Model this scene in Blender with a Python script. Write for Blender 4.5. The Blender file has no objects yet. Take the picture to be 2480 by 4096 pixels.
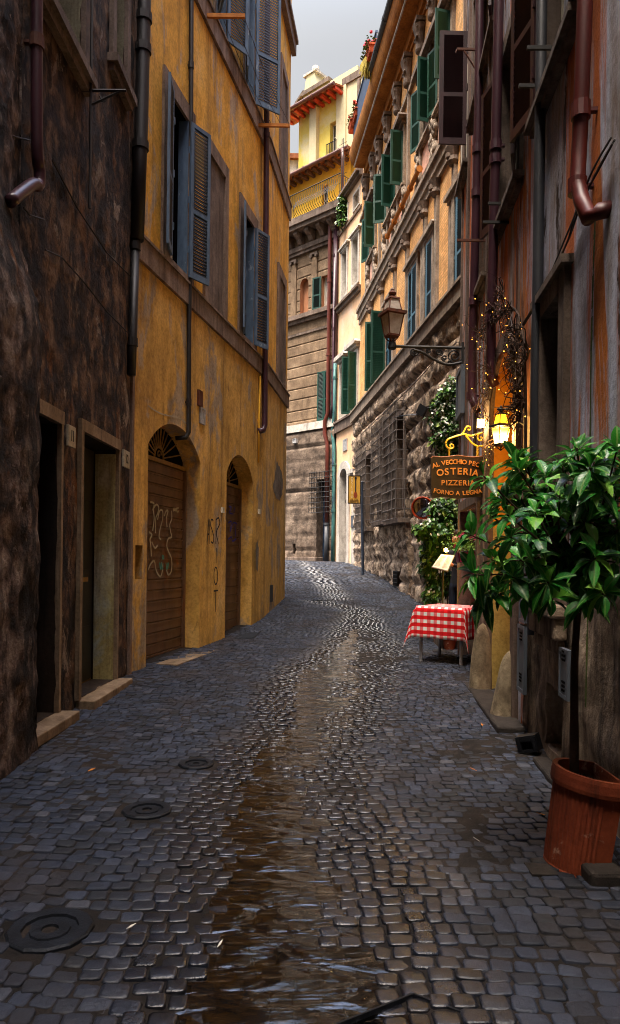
import bpy, bmesh, math, random
import numpy as np
from mathutils import Vector, Matrix, noise
random.seed(7)
sc = bpy.context.scene
COL = sc.collection
FPX, CU, CV, ROLL, EYE = 2800.0, 1240.0, 2240.0, 0.012, 1.6
V = Vector

def ray(u, v):
    dx, dy = u - CU, v - CV
    return (dx + ROLL * dy) / FPX, -(dy - ROLL * dx) / FPX
def at(u, v, Y):
    a, b = ray(u, v)
    return V((a * Y, Y, EYE + b * Y))

# ---- street profile --------------------------------------------------------
_yy = np.linspace(-20, 90, 1101)
_zz = np.interp(_yy, [-20, 5, 7, 9, 11, 13.5, 15, 17.6, 20, 23, 26, 29, 33, 90],
                [0, 0, .03, .08, .12, .19, .35, .62, .92, 1.2, 1.42, 1.56, 1.62, 1.65])
_k = np.ones(15) / 15
_zz = np.convolve(np.pad(_zz, 7, mode='edge'), _k, 'valid')
def zc(y): return float(np.interp(y, _yy, _zz))
def zg(x, y):
    return zc(y) + .035 * min(1.5, ((x - .1) / 2.0) ** 2)
def gpt(u, v):
    a, b = ray(u, v)
    Y = 3.0
    for _ in range(60):
        Y = .5 * Y + .5 * min(40, (EYE - zg(a * Y, Y)) / max(1e-3, -b))
    return V((a * Y, Y, zg(a * Y, Y)))

class Wall:
    """vertical plane; p0 is its left end as one faces it"""
    def __init__(s, p0, p1):
        s.p0, s.p1 = V((*p0, 0)), V((*p1, 0))
        s.L = (s.p1 - s.p0).length
        s.X = (s.p1 - s.p0) / s.L
        s.N = V((s.X.y, -s.X.x, 0))
        s.M = Matrix(((s.X.x, -s.N.x, 0, s.p0.x), (s.X.y, -s.N.y, 0, s.p0.y), (0, 0, 1, 0), (0, 0, 0, 1)))
    def at(s, u, v, o=0.0):
        a, b = ray(u, v)
        d = V((a, 1, 0))
        q = s.p0 + s.N * o
        t = (q.dot(s.N)) / d.dot(s.N)
        h = d * t
        return (h - q).dot(s.X), EYE + b * t
    def s(s, u, v, o=0.0): return s.at(u, v, o)[0]
    def z(s, u, v, o=0.0): return s.at(u, v, o)[1]
    def W(s, a, o, z): return s.p0 + s.X * a + s.N * o + V((0, 0, z))
    def sy(s, Y): return (Y - s.p0.y) / s.X.y

ORG = {}
class MB:
    def __init__(s): s.v, s.f, s.m, s.uv, s.sm = [], [], [], None, False
    def add(s, vs, fs, mi=0):
        b = len(s.v)
        s.v += [tuple(p) for p in vs]
        s.f += [tuple(b + i for i in f) for f in fs]
        s.m += [mi] * len(fs)
        return s
    def box(s, x0, x1, y0, y1, z0, z1, mi=0, M=None):
        p = [(x0, y0, z0), (x1, y0, z0), (x1, y1, z0), (x0, y1, z0), (x0, y0, z1), (x1, y0, z1), (x1, y1, z1), (x0, y1, z1)]
        if M is not None: p = [M @ V(q) for q in p]
        return s.add(p, [(0, 3, 2, 1), (4, 5, 6, 7), (0, 1, 5, 4), (1, 2, 6, 5), (2, 3, 7, 6), (3, 0, 4, 7)], mi)
    def wb(s, s0, s1, o0, o1, z0, z1, mi=0):      # box in wall coordinates (o = out of the wall)
        return s.box(s0, s1, -o1, -o0, z0, z1, mi)
    def tube(s, pts, r, n=8, mi=0, cap=True):
        pts = [V(p) for p in pts]
        rs = r if isinstance(r, (list, tuple)) else [r] * len(pts)
        vs, fs = [], []
        up = None
        for i, p in enumerate(pts):
            t = (pts[min(i + 1, len(pts) - 1)] - pts[max(i - 1, 0)])
            t = t.normalized() if t.length > 1e-9 else V((0, 0, 1))
            if up is None: up = V((0, 0, 1)) if abs(t.z) < .9 else V((1, 0, 0))
            a = t.cross(up)
            if a.length < 1e-6: a = t.cross(V((0, 1, .3)))
            a.normalize(); b = t.cross(a); up = -b if False else up
            for k in range(n):
                w = 2 * math.pi * k / n
                vs.append(p + (a * math.cos(w) + b * math.sin(w)) * rs[i])
        for i in range(len(pts) - 1):
            for k in range(n):
                k2 = (k + 1) % n
                fs.append((i * n + k, i * n + k2, (i + 1) * n + k2, (i + 1) * n + k))
        if cap:
            fs.append(tuple(range(n))[::-1]); fs.append(tuple((len(pts) - 1) * n + k for k in range(n)))
        return s.add(vs, fs, mi)
    def lathe(s, prof, c=(0, 0, 0), n=16, mi=0, M=None, squash=(1, 1)):
        vs, fs = [], []
        for r, z in prof:
            for k in range(n):
                w = 2 * math.pi * (k + .5) / n
                p = V((r * math.cos(w) * squash[0], r * math.sin(w) * squash[1], z))
                if M is not None: p = M @ p
                vs.append(V(c) + p)
        m = len(prof)
        for i in range(m - 1):
            for k in range(n):
                k2 = (k + 1) % n
                fs.append((i * n + k, i * n + k2, (i + 1) * n + k2, (i + 1) * n + k))
        fs.append(tuple(range(n))[::-1]); fs.append(tuple((m - 1) * n + k for k in range(n)))
        return s.add(vs, fs, mi)
    def prism(s, poly, y0, y1, mi=0):             # polygon in x,z pushed along y
        n = len(poly)
        vs = [(x, y0, z) for x, z in poly] + [(x, y1, z) for x, z in poly]
        fs = [tuple(range(n)), tuple(range(n, 2 * n))[::-1]] + [(i, i + n, (i + 1) % n + n, (i + 1) % n) for i in range(n)]
        return s.add(vs, fs, mi)
    def sph(s, c, r, n=8, mi=0, sq=(1, 1, 1)):
        c = V(c); vs, fs = [], []
        for i in range(n // 2 + 1):
            th = math.pi * i / (n // 2)
            for k in range(n):
                w = 2 * math.pi * k / n
                vs.append(c + V((math.sin(th) * math.cos(w) * r * sq[0], math.sin(th) * math.sin(w) * r * sq[1], math.cos(th) * r * sq[2])))
        for i in range(n // 2):
            for k in range(n):
                k2 = (k + 1) % n
                fs.append((i * n + k, (i + 1) * n + k, (i + 1) * n + k2, i * n + k2))
        return s.add(vs, fs, mi)
    def obj(s, name, mats, parent=None, M=None, loc=None, smooth=None, bevel=0):
        me = bpy.data.meshes.new(name)
        loc = V(loc) if loc is not None else V((0, 0, 0))
        org = ORG[parent.name] if parent is not None else loc
        a = np.array(s.v, dtype=np.float64)
        uv = np.array(s.uv, dtype=np.float32) if s.uv is not None else a[:, [0, 2]].astype(np.float32)
        if M is not None:
            m = np.array(M); a = a @ m[:3, :3].T + m[:3, 3]
        a = a - np.array(org)
        me.from_pydata(a.tolist(), [], s.f)
        for m in (mats if isinstance(mats, (list, tuple)) else [mats]): me.materials.append(m)
        me.polygons.foreach_set('material_index', s.m)
        ul = me.uv_layers.new(name='UVMap')
        li = np.empty(len(me.loops), dtype=np.int32); me.loops.foreach_get('vertex_index', li)
        ul.data.foreach_set('uv', uv[li].ravel())
        if smooth if smooth is not None else s.sm: me.polygons.foreach_set('use_smooth', [True] * len(me.polygons))
        me.validate(); me.update()
        o = bpy.data.objects.new(name, me); COL.objects.link(o)
        ORG[o.name] = org
        if parent is not None: o.parent = parent
        else: o.location = loc
        if bevel:
            b = o.modifiers.new('bevel', 'BEVEL'); b.width = bevel; b.segments = 2; b.limit_method = 'ANGLE'
        return o

def fixn(o):
    bm = bmesh.new(); bm.from_mesh(o.data); bmesh.ops.recalc_face_normals(bm, faces=bm.faces[:]); bm.to_mesh(o.data); bm.free(); return o
def tag(o, label=None, cat=None, group=None, kind=None):
    if label: o['label'] = label
    if cat: o['category'] = cat
    if group: o['group'] = group
    if kind: o['kind'] = kind
    return o
def thing(name, label, cat, loc, group=None):
    o = bpy.data.objects.new(name, None); COL.objects.link(o)
    o.location = loc; o.empty_display_size = .2
    ORG[o.name] = V(loc)
    return tag(o, label, cat, group)
def nz(x, y, z=0.0, oct=4, H=.9): return noise.fractal(V((x, y, z)), H, 2.0, oct)
def lerp(a, b, t): return a + (b - a) * t
def smooth(t): t = max(0., min(1., t)); return t * t * (3 - 2 * t)

# ---- materials -------------------------------------------------------------
def srgb(h):
    h = h.lstrip('#'); c = [int(h[i:i + 2], 16) / 255 for i in (0, 2, 4)]
    return tuple(x / 12.92 if x <= .04045 else ((x + .055) / 1.055) ** 2.4 for x in c) + (1,)
def C(c): return srgb(c) if isinstance(c, str) else (tuple(c) + (1,))[:4]
class NT:
    def __init__(s, name):
        s.mat = bpy.data.materials.new(name); s.mat.use_nodes = True
        s.t = s.mat.node_tree; s.t.nodes.clear()
        s.out = s.n('ShaderNodeOutputMaterial'); s.b = s.n('ShaderNodeBsdfPrincipled')
        s.l(s.b.outputs[0], s.out.inputs[0])
        s._tc = None
    def n(s, k, **kw):
        o = s.t.nodes.new(k)
        for a, b in kw.items(): setattr(o, a, b)
        return o
    def l(s, a, b): s.t.links.new(a, b)
    def co(s, sc=(1, 1, 1), kind='Object', off=0.0, rot=(0, 0, 0)):
        if s._tc is None: s._tc = s.n('ShaderNodeTexCoord')
        m = s.n('ShaderNodeMapping'); m.inputs['Scale'].default_value = sc
        m.inputs['Location'].default_value = (off, off * 1.7, off * .3); m.inputs['Rotation'].default_value = rot
        s.l(s._tc.outputs[kind], m.inputs[0]); return m.outputs[0]
    def noise(s, vec, scale, detail=6, rough=.6, dist=0.0):
        o = s.n('ShaderNodeTexNoise'); o.inputs['Scale'].default_value = scale; o.inputs['Detail'].default_value = detail
        o.inputs['Roughness'].default_value = rough; o.inputs['Distortion'].default_value = dist
        s.l(vec, o.inputs['Vector']); return o.outputs['Fac']
    def ramp(s, fac, stops):
        o = s.n('ShaderNodeValToRGB'); e = o.color_ramp.elements
        while len(e) < len(stops): e.new(.5)
        for i, (p, c) in enumerate(stops): e[i].position = p; e[i].color = C(c)
        s.l(fac, o.inputs[0]); return o.outputs[0]
    def rng(s, fac, a, b, c=0.0, d=1.0):
        o = s.n('ShaderNodeMapRange'); o.inputs[1].default_value = a; o.inputs[2].default_value = b
        o.inputs[3].default_value = c; o.inputs[4].default_value = d; s.l(fac, o.inputs[0]); return o.outputs[0]
    def math(s, op, a, b):
        o = s.n('ShaderNodeMath', operation=op)
        for i, x in enumerate((a, b)):
            if isinstance(x, (int, float)): o.inputs[i].default_value = x
            else: s.l(x, o.inputs[i])
        return o.outputs[0]
    def mix(s, fac, a, b, mode='MIX'):
        o = s.n('ShaderNodeMix', data_type='RGBA', blend_type=mode)
        if isinstance(fac, (int, float)): o.inputs[0].default_value = fac
        else: s.l(fac, o.inputs[0])
        for i, x in ((6, a), (7, b)):
            if isinstance(x, (str, tuple)): o.inputs[i].default_value = C(x)
            else: s.l(x, o.inputs[i])
        return o.outputs[2]
    def bump(s, h, strength=.3, dist=.02, prev=None):
        o = s.n('ShaderNodeBump'); o.inputs['Strength'].default_value = strength; o.inputs['Distance'].default_value = dist
        s.l(h, o.inputs['Height'])
        if prev is not None: s.l(prev, o.inputs['Normal'])
        return o.outputs[0]
    def fin(s, col, rough=.85, bump=None, metal=0.0, spec=.3):
        if isinstance(col, (str, tuple)): s.b.inputs['Base Color'].default_value = C(col)
        else: s.l(col, s.b.inputs['Base Color'])
        if isinstance(rough, (int, float)): s.b.inputs['Roughness'].default_value = rough
        else: s.l(rough, s.b.inputs['Roughness'])
        s.b.inputs['Metallic'].default_value = metal
        s.b.inputs['Specular IOR Level'].default_value = spec
        if bump is not None: s.l(bump, s.b.inputs['Normal'])
        return s.mat

def wmat(name, stops, scale=2.0, zst=1.0, streak=None, patch=None, patch2=None, rough=.88, bump=.35, bs=30, dist=.015, spec=.25, metal=0.0, brick=None, grime=.42):
    """weathered surface: base tone noise, rain streaks, peeled patches, grain"""
    t = NT(name)
    n1 = t.noise(t.co((1, 1, zst)), scale, 7, .62, .3)
    col = t.ramp(n1, stops)
    if brick:
        b = t.n('ShaderNodeTexBrick'); w, h, mort, dark = brick
        b.inputs['Scale'].default_value = 1; b.inputs['Brick Width'].default_value = w; b.inputs['Row Height'].default_value = h
        b.inputs['Mortar Size'].default_value = mort; b.inputs['Mortar Smooth'].default_value = .4
        b.inputs['Color1'].default_value = (1, 1, 1, 1); b.inputs['Color2'].default_value = (.72, .72, .72, 1); b.inputs['Mortar'].default_value = (dark,) * 3 + (1,)
        t.l(t.co((1, 1, 1), 'UV'), b.inputs['Vector'])
        col = t.mix(1.0, col, b.outputs[0], 'MULTIPLY')
    for p, off in ((patch, 3.1), (patch2, 9.7)):
        if p:
            c, psc, a, e = p[:4]; pz = p[4] if len(p) > 4 else 1
            col = t.mix(t.rng(t.noise(t.co((1, 1, pz), off=off), psc, 8, .68, .5), a, e), col, c)
    if streak:
        c, a, e, am = streak[:4]; sx = streak[4] if len(streak) > 4 else 5; zr_ = streak[5] if len(streak) > 5 else .07
        col = t.mix(t.rng(t.noise(t.co((sx, sx, sx * zr_), off=5.3), 1.6, 7, .68, .2), a, e, 0, am), col, c)
    fine = t.noise(t.co(), bs, 6, .7)
    mid = t.noise(t.co((1, 1, .7), off=7), bs * .22, 6, .7)
    col = t.mix(grime, col, t.ramp(fine, [(.36, (.35, .33, .31)), (.56, (1, 1, 1))]), 'MULTIPLY'); col = t.mix(grime, col, t.ramp(mid, [(.38, (.4, .37, .34)), (.54, (1, 1, 1))]), 'MULTIPLY')
    hgt = t.math('ADD', fine, t.math('MULTIPLY', n1, .8))
    return t.fin(col, rough, t.bump(hgt, bump, dist), metal, spec)
def pmat(name, c1, c2=None, rough=.5, metal=0.0, spec=.4, scale=9, bump=.12, bs=60, worn=None):
    """painted metal or wood with slight tone change and wear"""
    t = NT(name); c2 = c2 or c1
    n = t.noise(t.co((1, 1, .35)), scale, 6, .65)
    col = t.ramp(n, [(.32, c1), (.68, c2)])
    if worn: col = t.mix(t.rng(t.noise(t.co((1, 1, .5), off=4), worn[1], 8, .7), worn[2], worn[2] + .06), col, worn[0])
    return t.fin(col, rough, t.bump(t.noise(t.co(), bs, 4, .6), bump, .004), metal, spec)
def lampglass_mat(name, c, lo, hi):
    """glowing pane: brightest low down by the flame, lets light through"""
    t = NT(name); e = t.n('ShaderNodeEmission'); tr = t.n('ShaderNodeBsdfTransparent'); m = t.n('ShaderNodeMixShader'); m.inputs[0].default_value = .3
    sp = t.n('ShaderNodeSeparateXYZ'); t.l(t.co((1, 1, 1), 'Generated'), sp.inputs[0])
    t.l(t.rng(sp.outputs[2], 0.05, .6, lo, hi), e.inputs[1]); t.l(t.ramp(sp.outputs[2], [(.1, 'ffd070'), (.5, c)]), e.inputs[0])
    t.l(e.outputs[0], m.inputs[1]); t.l(tr.outputs[0], m.inputs[2]); t.l(m.outputs[0], t.out.inputs[0]); return t.mat
def emat(name, c, st):
    t = NT(name); t.b.inputs['Emission Color'].default_value = C(c); t.b.inputs['Emission Strength'].default_value = st
    return t.fin(c, .4)
# ---- camera, sky, sun ------------------------------------------------------
cd = bpy.data.cameras.new('camera'); cam = bpy.data.objects.new('camera', cd); COL.objects.link(cam)
cd.sensor_width = 36; cd.lens = FPX / 4096 * 36
cd.shift_x = 0; cd.shift_y = (CV - 2048) / 4096
cam.location = (0, 0, EYE); cam.rotation_euler = (math.radians(90), -ROLL, 0)
cd.clip_start = .05; cd.clip_end = 500
sc.camera = cam
sc.view_settings.view_transform = 'Standard'; sc.view_settings.look = 'None'; sc.view_settings.gamma = 1
sc.view_settings.exposure = 1.5
sc.cycles.use_denoising = True; sc.cycles.max_bounces = 7; sc.cycles.diffuse_bounces = 4; sc.cycles.glossy_bounces = 4
sc.cycles.sample_clamp_indirect = 8; sc.cycles.filter_width = 1.0
SUN_EL, SUN_AZ = math.radians(72), math.radians(220)      # azimuth from +Y clockwise: behind and left
w = bpy.data.worlds.new('World'); sc.world = w; w.use_nodes = True
nt = w.node_tree; bg = nt.nodes['Background']
sky = nt.nodes.new('ShaderNodeTexSky'); sky.sky_type = 'NISHITA'; sky.sun_disc = False
sky.sun_elevation = SUN_EL; sky.sun_rotation = SUN_AZ; sky.air_density = 1.2; sky.dust_density = 5.0
hsv = nt.nodes.new('ShaderNodeHueSaturation'); hsv.inputs['Saturation'].default_value = .14   # veiled by cloud
nt.links.new(sky.outputs[0], hsv.inputs['Color'])
cn = nt.nodes.new('ShaderNodeTexNoise'); cn.inputs['Scale'].default_value = 2.2; cn.inputs['Detail'].default_value = 5
tcw = nt.nodes.new('ShaderNodeTexCoord'); nt.links.new(tcw.outputs['Generated'], cn.inputs['Vector'])
mr = nt.nodes.new('ShaderNodeMapRange'); mr.inputs[1].default_value = .3; mr.inputs[2].default_value = .7; mr.inputs[3].default_value = .9; mr.inputs[4].default_value = 1.1
nt.links.new(cn.outputs['Fac'], mr.inputs[0])
mx = nt.nodes.new('ShaderNodeMix'); mx.data_type = 'RGBA'; mx.blend_type = 'MULTIPLY'; mx.inputs[0].default_value = 1
nt.links.new(hsv.outputs[0], mx.inputs[6]); nt.links.new(mr.outputs[0], mx.inputs[7])
sxyz = nt.nodes.new('ShaderNodeSeparateXYZ'); nt.links.new(tcw.outputs['Generated'], sxyz.inputs[0])
zr = nt.nodes.new('ShaderNodeMapRange'); zr.interpolation_type = 'SMOOTHSTEP'; zr.inputs[1].default_value = .58; zr.inputs[2].default_value = .95; zr.inputs[3].default_value = .86; zr.inputs[4].default_value = 5.2   # overcast: zenith far brighter than horizon
nt.links.new(sxyz.outputs[2], zr.inputs[0])
mz = nt.nodes.new('ShaderNodeMix'); mz.data_type = 'RGBA'; mz.blend_type = 'MULTIPLY'; mz.inputs[0].default_value = 1
hs2 = nt.nodes.new('ShaderNodeHueSaturation'); hs2.inputs['Saturation'].default_value = 1.2; nt.links.new(sky.outputs[0], hs2.inputs['Color'])
zf_ = nt.nodes.new('ShaderNodeMapRange'); zf_.inputs[1].default_value = .6; zf_.inputs[2].default_value = .85; nt.links.new(sxyz.outputs[2], zf_.inputs[0])
mb_ = nt.nodes.new('ShaderNodeMix'); mb_.data_type = 'RGBA'; nt.links.new(zf_.outputs[0], mb_.inputs[0]); nt.links.new(mx.outputs[2], mb_.inputs[6]); nt.links.new(hs2.outputs[0], mb_.inputs[7])
nt.links.new(mb_.outputs[2], mz.inputs[6]); nt.links.new(zr.outputs[0], mz.inputs[7])
nt.links.new(mz.outputs[2], bg.inputs[0]); bg.inputs[1].default_value = .085
sd = bpy.data.lights.new('sun', 'SUN'); sd.energy = 2.7; sd.angle = math.radians(30); sd.color = (1, .93, .82)
so = bpy.data.objects.new('sun', sd); COL.objects.link(so); so.location = (-8, -10, 30)
sdir = V((math.sin(SUN_AZ) * math.cos(SUN_EL), math.cos(SUN_AZ) * math.cos(SUN_EL), math.sin(SUN_EL)))
so.rotation_euler = sdir.to_track_quat('Z', 'Y').to_euler()

# ---- materials -------------------------------------------------------------
orange = wmat('ochre_plaster', [(.26, 'b88436'), (.42, 'e0a83e'), (.56, 'e8b450'), (.74, 'f0d090')], 1.0, .5,
              streak=('6e4820', .5, .72, .7, 2.0), patch=('bca88c', 1.2, .56, .61, .4), patch2=('7a5c34', 2.4, .62, .72, .4), bump=.3, bs=22)
orange_lo = wmat('worn_ochre_plaster', [(.26, '987440'), (.46, 'd0a452'), (.6, 'dcb268'), (.74, 'e8ca98')], 1.1, .6,
              streak=('503a24', .5, .72, .75, 2.0), patch=('a8967e', 1.2, .55, .60, .5), patch2=('6a5236', 2.8, .62, .72, .5), bump=.3, bs=22)
band_st = wmat('grey_travertine_band', [(.3, '6e5c50'), (.7, '9c8878')], 2.5, .5, streak=('3a2c24', .45, .7, .7), bs=35)
darkpl = wmat('blackened_rough_plaster', [(.36, '1e1612'), (.46, '46362b'), (.54, '644c39'), (.66, '846a52')], 4.2, .8,
              streak=('0d0a08', .50, .56, .8, 3.2, .4), patch=('7a4c20', 1.3, .57, .64, .5), patch2=('8e7e6e', 2.6, .60, .63, .6), bump=1.0, bs=14, dist=.07)
darkrub = wmat('black_rubble_stone', [(.36, '1a1310'), (.46, '4a3a30'), (.54, '78645a'), (.66, 'a89688')], 5.5, .7,
              streak=('0d0a08', .46, .60, .9, 2, .3), patch=('84501c', 1.6, .58, .70), patch2=('b0a298', 9, .60, .68), bump=1.0, bs=30, dist=.05)
brown = wmat('rust_streaked_plaster', [(.38, '86705e'), (.46, 'a8a4ac'), (.53, 'bcbfd2'), (.64, 'd0d3e2')], 1.7, .2, grime=.3,
             streak=('c0600e', .48, .58, .95, 2.2), patch=('3a281e', 2.4, .56, .60, .25), patch2=('bc6a20', 1.5, .575, .61, .09), bump=.6, bs=24, dist=.025)
brownrub = wmat('broken_plaster_base', [(.38, '4c3c32'), (.5, '9a8570'), (.62, 'c4b09a')], 2.0, .6,
             streak=('1c1510', .5, .66, .8, 3), patch=('8f8276', 1.6, .62, .7), bump=.9, bs=12, dist=.05)
rustic2 = wmat('grey_brown_coursed_stone', [(.3, '40362e'), (.5, '6c5d50'), (.72, '8c7c6c')], 2.4, 1, streak=('2c2520', .52, .72, .6, 3), patch=('9a8a7a', 3.0, .62, .72), bump=.8, bs=14, dist=.03)
kerbm = wmat('dark_worn_kerb', [(.3, '1e1a18'), (.7, '3c3530')], 4, 1, bs=30, bump=.6)
stone_trim = wmat('grey_brown_stone_trim', [(.3, '52453c'), (.7, '86766a')], 3, .5, streak=('221a15', .5, .7, .7), bs=30, bump=.5)
wood_post = wmat('weathered_grey_wood_strip', [(.3, '4a3c34'), (.6, '7d6a5e'), (.8, '94867e')], 3, .08, streak=('8c4a1a', .54, .7, .7), bs=40)
rustic = wmat('rough_tufa_block', [(.38, '5a4b40'), (.5, 'a6907a'), (.62, 'd4bea6')], 3.2, 1, streak=('2e2620', .5, .68, .7, 3),
              patch=('c4b09a', 3.4, .58, .70), patch2=('3a3029', 4.2, .60, .68), bump=1.0, bs=10, dist=.09)
ashlar = wmat('brown_ashlar_stone', [(.3, '64523f'), (.6, '8a745c'), (.8, '9c8870')], 1.4, 1, streak=('40342a', .52, .75, .6), bump=.5, bs=18, dist=.02)
brickm = wmat('pale_orange_brick', [(.3, 'd89e5c'), (.55, 'eeb674'), (.78, 'f2c894')], 1.1, 1, streak=('8f5a2c', .56, .76, .5),
              patch=('d8a48c', .9, .6, .7), bump=.3, bs=25, brick=(.26, .075, .012, .62))
stucco_gr = wmat('grey_stucco_relief', [(.3, '776a5e'), (.7, 'a89886')], 3.5, 1, streak=('3a3029', .5, .72, .7), bs=22, bump=.8, dist=.03)
pink = wmat('pink_stucco', [(.3, 'c89a86'), (.7, 'd8ae98')], 2, .5)
eave_m = wmat('ochre_eave', [(.3, '8a5420'), (.7, 'b87a34')], 1.6, 1, streak=('5a3212', .55, .75, .5), bs=18)
white_tr = wmat('chalky_white_trim', [(.3, 'a8a298'), (.7, 'd0cac0')], 3, .4, streak=('6a6660', .5, .7, .6))
peach = wmat('peach_plaster', [(.3, 'dcae86'), (.7, 'ecc9a2')], .8, .4, grime=.15, streak=('b89070', .55, .78, .5), patch=('e8ccb4', .8, .56, .7), bump=.15)
yellow = wmat('yellow_plaster', [(.3, 'd2bc4c'), (.7, 'dccb72')], .7, .5, grime=.1, patch=('d8d0a4', .6, .50, .66), bump=.12)
yelor = wmat('warm_yellow_plaster', [(.3, 'dba22a'), (.7, 'e8bc48')], .7, .5, grime=.1, bump=.12)
pale = wmat('pale_cream_plaster', [(.3, 'b8ae8c'), (.7, 'c8c09c')], .8, .5, grime=.15, streak=('b0a888', .55, .76, .5), bump=.12)
tile = wmat('terracotta_roof_tile', [(.3, '6e3c22'), (.7, 'a06038')], 5, 1, bs=20)
rafter = pmat('red_painted_rafter', '8a2a12', 'b03c18', .7)
rafter2 = pmat('brown_rafter', '3a261a', '55382a', .8)
blueshut = pmat('slate_blue_shutter_paint', '3d5166', '566e86', .55, worn=('8a97a0', 6, .62))
blueshut2 = pmat('faded_blue_shutter_paint', '32566c', '4a7488', .55)
greenshut = pmat('dark_green_shutter_paint', '0a3226', '0f4335', .5)
greenshut2 = pmat('deep_bottle_green_paint', '0d2e26', '15443a', .5)
maroonshut = pmat('dark_maroon_shutter_paint', '1e0c10', '341419', .4)
greyshut = pmat('steel_grey_louvre_paint', '4a4f58', '6a707a', .4)
gatem = pmat('brown_slat_gate', '4a3424', '70543a', .5, scale=4, worn=('6e4422', 2.5, .57))
grille_i = pmat('grey_iron_bars', '4a4442', '6a625c', .55)
iron = pmat('black_iron', '0c0b0b', '1c1815', .55, spec=.4)
irongold = pmat('dull_gilt_iron', '6a4c1c', '8a6a2e', .5)
rust = pmat('rusty_iron', '3a1c0e', '63321a', .8)
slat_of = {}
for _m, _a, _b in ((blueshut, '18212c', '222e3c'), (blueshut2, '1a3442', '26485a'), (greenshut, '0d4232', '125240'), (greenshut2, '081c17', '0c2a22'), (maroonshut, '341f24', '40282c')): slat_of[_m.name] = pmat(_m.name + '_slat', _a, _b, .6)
rustor = pmat('rust_orange_bar', 'a05c14', 'b87424', .8)
pipe_p = pmat('plum_painted_pipe', '301a24', '43262f', .35)
pipe_b = pmat('black_pipe', '0d0c0d', '1d1a19', .5, worn=('4a2a16', 5, .62))
pipe_r = pmat('oxide_red_pipe', '3e0a05', '560f07', .5, worn=('3a2a26', 5, .66))
pipe_g = pmat('grey_pipe', '22242a', '34363c', .5)
pipe_t = pmat('verdigris_pipe', '1c4a4c', '3a706c', .6, worn=('26384a', 5, .56))
pipe_br = pmat('red_brown_pipe', '4a2018', '642c20', .4)
gutter_m = pmat('zinc_gutter', '2c2e33', '44474c', .45)
copper_g = pmat('brown_copper_gutter', '4a2c22', '6a4234', .4)
glass_d = pmat('dark_window_glass', '06080a', '0d1013', .08, spec=.6)
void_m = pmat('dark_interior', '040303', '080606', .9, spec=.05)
cream_fr = pmat('cream_window_frame', 'b4ae9c', 'ccc6b4', .6)
lt_reveal = wmat('pale_green_reveal', [(.3, '6f6c58'), (.7, '9a967c')], 1.5, .4, streak=('3a3526', .52, .72, .7))
dark_jamb = wmat('dark_door_reveal', [(.3, '1a1410'), (.6, '33281f'), (.8, '4a3c2e')], 1.5, .5, streak=('0c0a08', .5, .62, .7, 3))  # doorway shade put into the colour, so the openings read nearly black
jamb_st = wmat('travertine_jamb', [(.3, '6a5740'), (.7, '94806a')], 3, .3, streak=('3a2e22', .5, .7, .6))
reveal12 = wmat('ochre_white_reveal', [(.3, '9a8a50'), (.5, 'b4aa78'), (.65, 'ccccc0')], .9, .5, streak=('4a3418', .5, .68, .7), patch=('a4aca4', .8, .55, .65))
door_bk = pmat('black_panelled_door', '0b0a0a', '171412', .5)
door_bl = pmat('dark_blue_door', '0e1c2c', '18304a', .4)
door_rd = pmat('dark_red_door', '6a1a0c', '8a2412', .6)
orangein = wmat('orange_lit_niche', [(.3, 'b5761e'), (.7, 'cc8c30')], .8, .6, bump=.15, grime=.2)  # orange of the lantern's light is put into this niche colour
yelniche = wmat('pale_yellow_niche', [(.3, 'a8904a'), (.7, 'c4ac66')], 1.4, .5, streak=('7a5e30', .55, .75, .5), patch=('8a7440', 2, .62, .75))
plaq = wmat('marble_plaque', [(.3, '8f8570'), (.7, 'b0a690')], 6, 1)
plaq_gr = wmat('grey_marble_plaque', [(.3, '88888a'), (.7, 'b4b4b4')], 6, 1)
ink = pmat('black_lettering', '0a0a0a', '101010', .7)
spray_bk = pmat('black_spray_paint', '120e0c', '1c1611', .7)
spray_wh = pmat('cream_spray_paint', '8c846c', 'a49c82', .7)
spray_bl = pmat('blue_spray_paint', '20248a', '2c2f9c', .7)
spray_te = pmat('teal_spray_paint', '3a7a6c', '4a8a7a', .7)
whitemetal = pmat('grey_white_metal', '9a9a9a', 'b4b4b4', .5)
greycab = pmat('blue_grey_cabinet_paint', '4a5058', '5e656e', .5, worn=('2a2622', 4, .64))
steel = pmat('brushed_steel', '6a6a6c', '88888a', .3, metal=.9)
black_pl = pmat('black_plastic', '08090c', '121318', .4)

# ---- ground ----------------------------------------------------------------
def left_x(y): return -2.45 if y < 8.9 else (-2.276 + .215 * (y - 8.86) if y < 14.86 else (-.986 + .128 * (y - 14.86) if y < 17.64 else -7))
def right_x(y): return 1.4 + .09 * y if y < 11.4 else 4.61 - .11 * y if y < 26 else 1.9 - .3 * (y - 26)
LP = [(700, 4096), (770, 3850), (850, 3500), (905, 3300), (965, 3100), (1010, 3000), (1125, 2930), (1140, 2850), (1150, 2750), (1180, 2690), (1290, 2620), (1370, 2540), (1405, 2440), (1330, 2400), (1230, 2340), (1180, 2290)]
RP = [(1690, 4096), (1590, 3950), (1520, 3800), (1490, 3650), (1470, 3500), (1430, 3350), (1400, 3250), (1330, 3150), (1310, 3080), (1360, 3000), (1420, 2900), (1450, 2800), (1520, 2700), (1570, 2600), (1500, 2520), (1450, 2440), (1390, 2400), (1290, 2340), (1230, 2290)]
_l = sorted([gpt(*p)[:2][::-1] for p in LP]); _r = sorted([gpt(*p)[:2][::-1] for p in RP])
_ly, _lx = zip(*_l); _ry, _rx = zip(*_r)
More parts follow.
